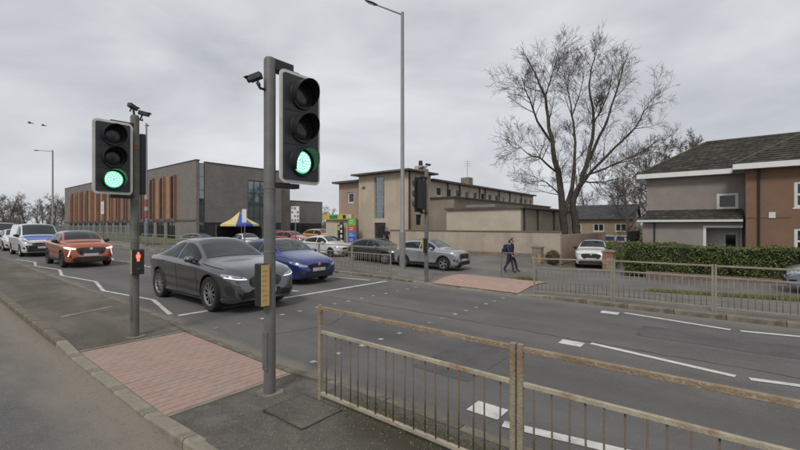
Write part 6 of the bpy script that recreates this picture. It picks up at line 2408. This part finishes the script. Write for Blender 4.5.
    for i in range(8):
        ph = .02 + 1.75 * i / 7
        for q in range(15):
            th = R(62 + 236 * q / 14) if i > 3 else R(30 + 300 * q / 14) * 1.0
            rr = 1.10 if not hood else 1.28
            vs.append(hc + Vector((math.sin(ph) * math.cos(th) * .098 * rr, math.sin(ph) * math.sin(th) * .08 * rr, math.cos(ph) * .122 * rr)) * k)
    for i in range(7):
        for q in range(14):
            fs.append((i * 15 + q, (i + 1) * 15 + q, (i + 1) * 15 + q + 1, i * 15 + q + 1))
    b._add(vs, fs)
    hr = b.build('hood' if hood else 'hair', jacket if hood else HAIR, root, True)
    sm = hr.modifiers.new('thick', 'SOLIDIFY'); sm.thickness = .015
    return root


NAVY = mat('jacket_navy', (.022, .032, .075), .8, .15, 8, bump=.2, bscale=30)
BLK = mat('jacket_black', (.014, .014, .015), .8, .15, 8, bump=.2, bscale=30)
JEAN = mat('trousers_dark_blue', (.030, .036, .052), .85, .15, 8)
BLKT = mat('trousers_black', (.012, .012, .013), .85, .15, 8)
SHOE = mat('shoes_dark', (.02, .018, .017), .6, .1, 8)
p1 = W(8.45, 19.55, terr(8.4, 19.6)); p2 = W(8.58, 20.1, terr(8.58, 20.1))
hd_ = ROT + R(-4)
person('person in a navy jacket with a backpack walking past the beige wall', p1, hd_, NAVY, JEAN, SHOE, 1.68, .20, .16)
person('person in black walking beside the one in the navy jacket', p2, hd_, BLK, BLKT, SHOE, 1.74, .30, .2)
BP = thing('backpack', 'dark navy backpack worn by the person in the navy jacket', 'backpack', p1, hd_)
b = MB()
M = Matrix.Translation((-.20, 0, 1.22)) @ Matrix.Rotation(R(-4), 4, 'Y')
vs, fs = [], []
pr = [(-.24, .10, .06), (-.20, .145, .10), (0, .15, .11), (.15, .14, .095), (.22, .10, .06)]
for z_, wy_, dx_ in pr:
    for q in range(12):
        th = 2 * math.pi * q / 12
        vs.append(M @ Vector((dx_ * abs(math.cos(th))**.7 * math.copysign(1, math.cos(th)), wy_ * abs(math.sin(th))**.7 * math.copysign(1, math.sin(th)), z_)))
for i in range(4):
    for q in range(12):
        fs.append((i * 12 + q, i * 12 + (q + 1) % 12, (i + 1) * 12 + (q + 1) % 12, (i + 1) * 12 + q))
fs += [tuple(range(12)), tuple(range(48, 60))]
b._add(vs, fs); bpb = b.build('bag', mat('backpack_navy', (.016, .020, .040), .8, .15, 9), BP, True, 50)
b = MB(); b.box(-.10, .0, -.09, .09, -.18, .02, 0, Matrix.Translation((-.29, 0, 1.2))); b.build('front_pocket', mat('backpack_navy', (.016, .02, .04), .8), BP, bevel=.02)
for sg in (1, -1):
    b = MB(); b.tube([(-.12, sg * .09, 1.42), (.0, sg * .11, 1.49), (.11, sg * .11, 1.40), (.10, sg * .12, 1.22), (-.10, sg * .14, 1.06)], .016, 6); b.build('strap', PLASTIC, BP, True)
person('person in dark clothes standing by the flats entrance', W(21.6, 25.3, terr(21.6, 25.3)), ROT + R(-60), BLK, BLKT, SHOE, 1.72, .05, .03, hood=True)

# ---- two birds in the sky
FEATH = mat('feathers_dark', (.05, .05, .05), .8, .2, 9)
for u, v_, s_, lab in ((30, 123, 1.0, 'left of the two birds flying high at the left'), (43.5, 125.5, .9, 'right of the two birds flying high at the left')):
    o = thing('bird', lab, 'bird', PX(u, v_, 60), R(200), 'two birds in the sky')
    b = MB(); b.tube([(-.30, 0, 0), (-.2, 0, .01), (0, 0, 0), (.2, 0, .02), (.3, 0, .02), (.36, 0, .01)], [.03, .06, .09, .075, .04, .008], 8); b.build('body', FEATH, o, True)
    for sg in (1, -1):
        b = MB()
        pr = [(0, .16, .0), (.28, .15, .10), (.52, .10, .12), (.78, .02, .02)]
        vs = []
        for y_, ch_, z_ in pr:
            vs += [(ch_ * .7 - y_ * .12, sg * y_, z_), (-ch_ - y_ * .12, sg * y_, z_ - .008), (0 - y_ * .12, sg * y_, z_ + .02)]
        fs = []
        for i in range(3):
            fs += [(i * 3, i * 3 + 1, i * 3 + 4, i * 3 + 3), (i * 3, i * 3 + 2, i * 3 + 5, i * 3 + 3), (i * 3 + 1, i * 3 + 2, i * 3 + 5, i * 3 + 4)]
        b._add(vs, fs); b.build('wing', FEATH, o, True)
    b = MB(); b.prism([(-.30, -.02), (-.46, -.07), (-.46, .07), (-.30, .02)], -.006, .006, 'xy'); b.build('tail', FEATH, o)
    o.scale = (s_,) * 3

# ---- distant thicket under the far-left trees: nobody could count it


def thicket(name, cnt, u0, u1, y0, y1, h, wob):
    v, f = [], []
    for _ in range(cnt):
        Yd = rt.uniform(y0, y1); u = rt.uniform(u0, u1)
        base = Vector(((u - 400) / 400 * Yd, Yd, rt.uniform(-.2, h + wob * math.sin(u * .13) + .6 * wob * math.sin(u * .41))))
        a = rvec(1).normalized() * rt.uniform(.25, .7); b_ = a.cross(rvec(1)).normalized() * .05
        k = len(v)
        v += [base - a, base + a, base + a * .3 + b_]
        f.append((k, k + 1, k + 2))
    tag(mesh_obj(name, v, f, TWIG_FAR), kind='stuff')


thicket('distant_thicket', 14000, -60, 72, 84, 112, 2.6, 1.2)
thicket('distant_thicket', 12000, -260, -60, 84, 112, 2.8, 1.2)
thicket('distant_thicket', 7000, 556, 660, 78, 96, 3.4, .8)
thicket('distant_thicket', 3500, 315, 350, 88, 104, 2.6, .4)
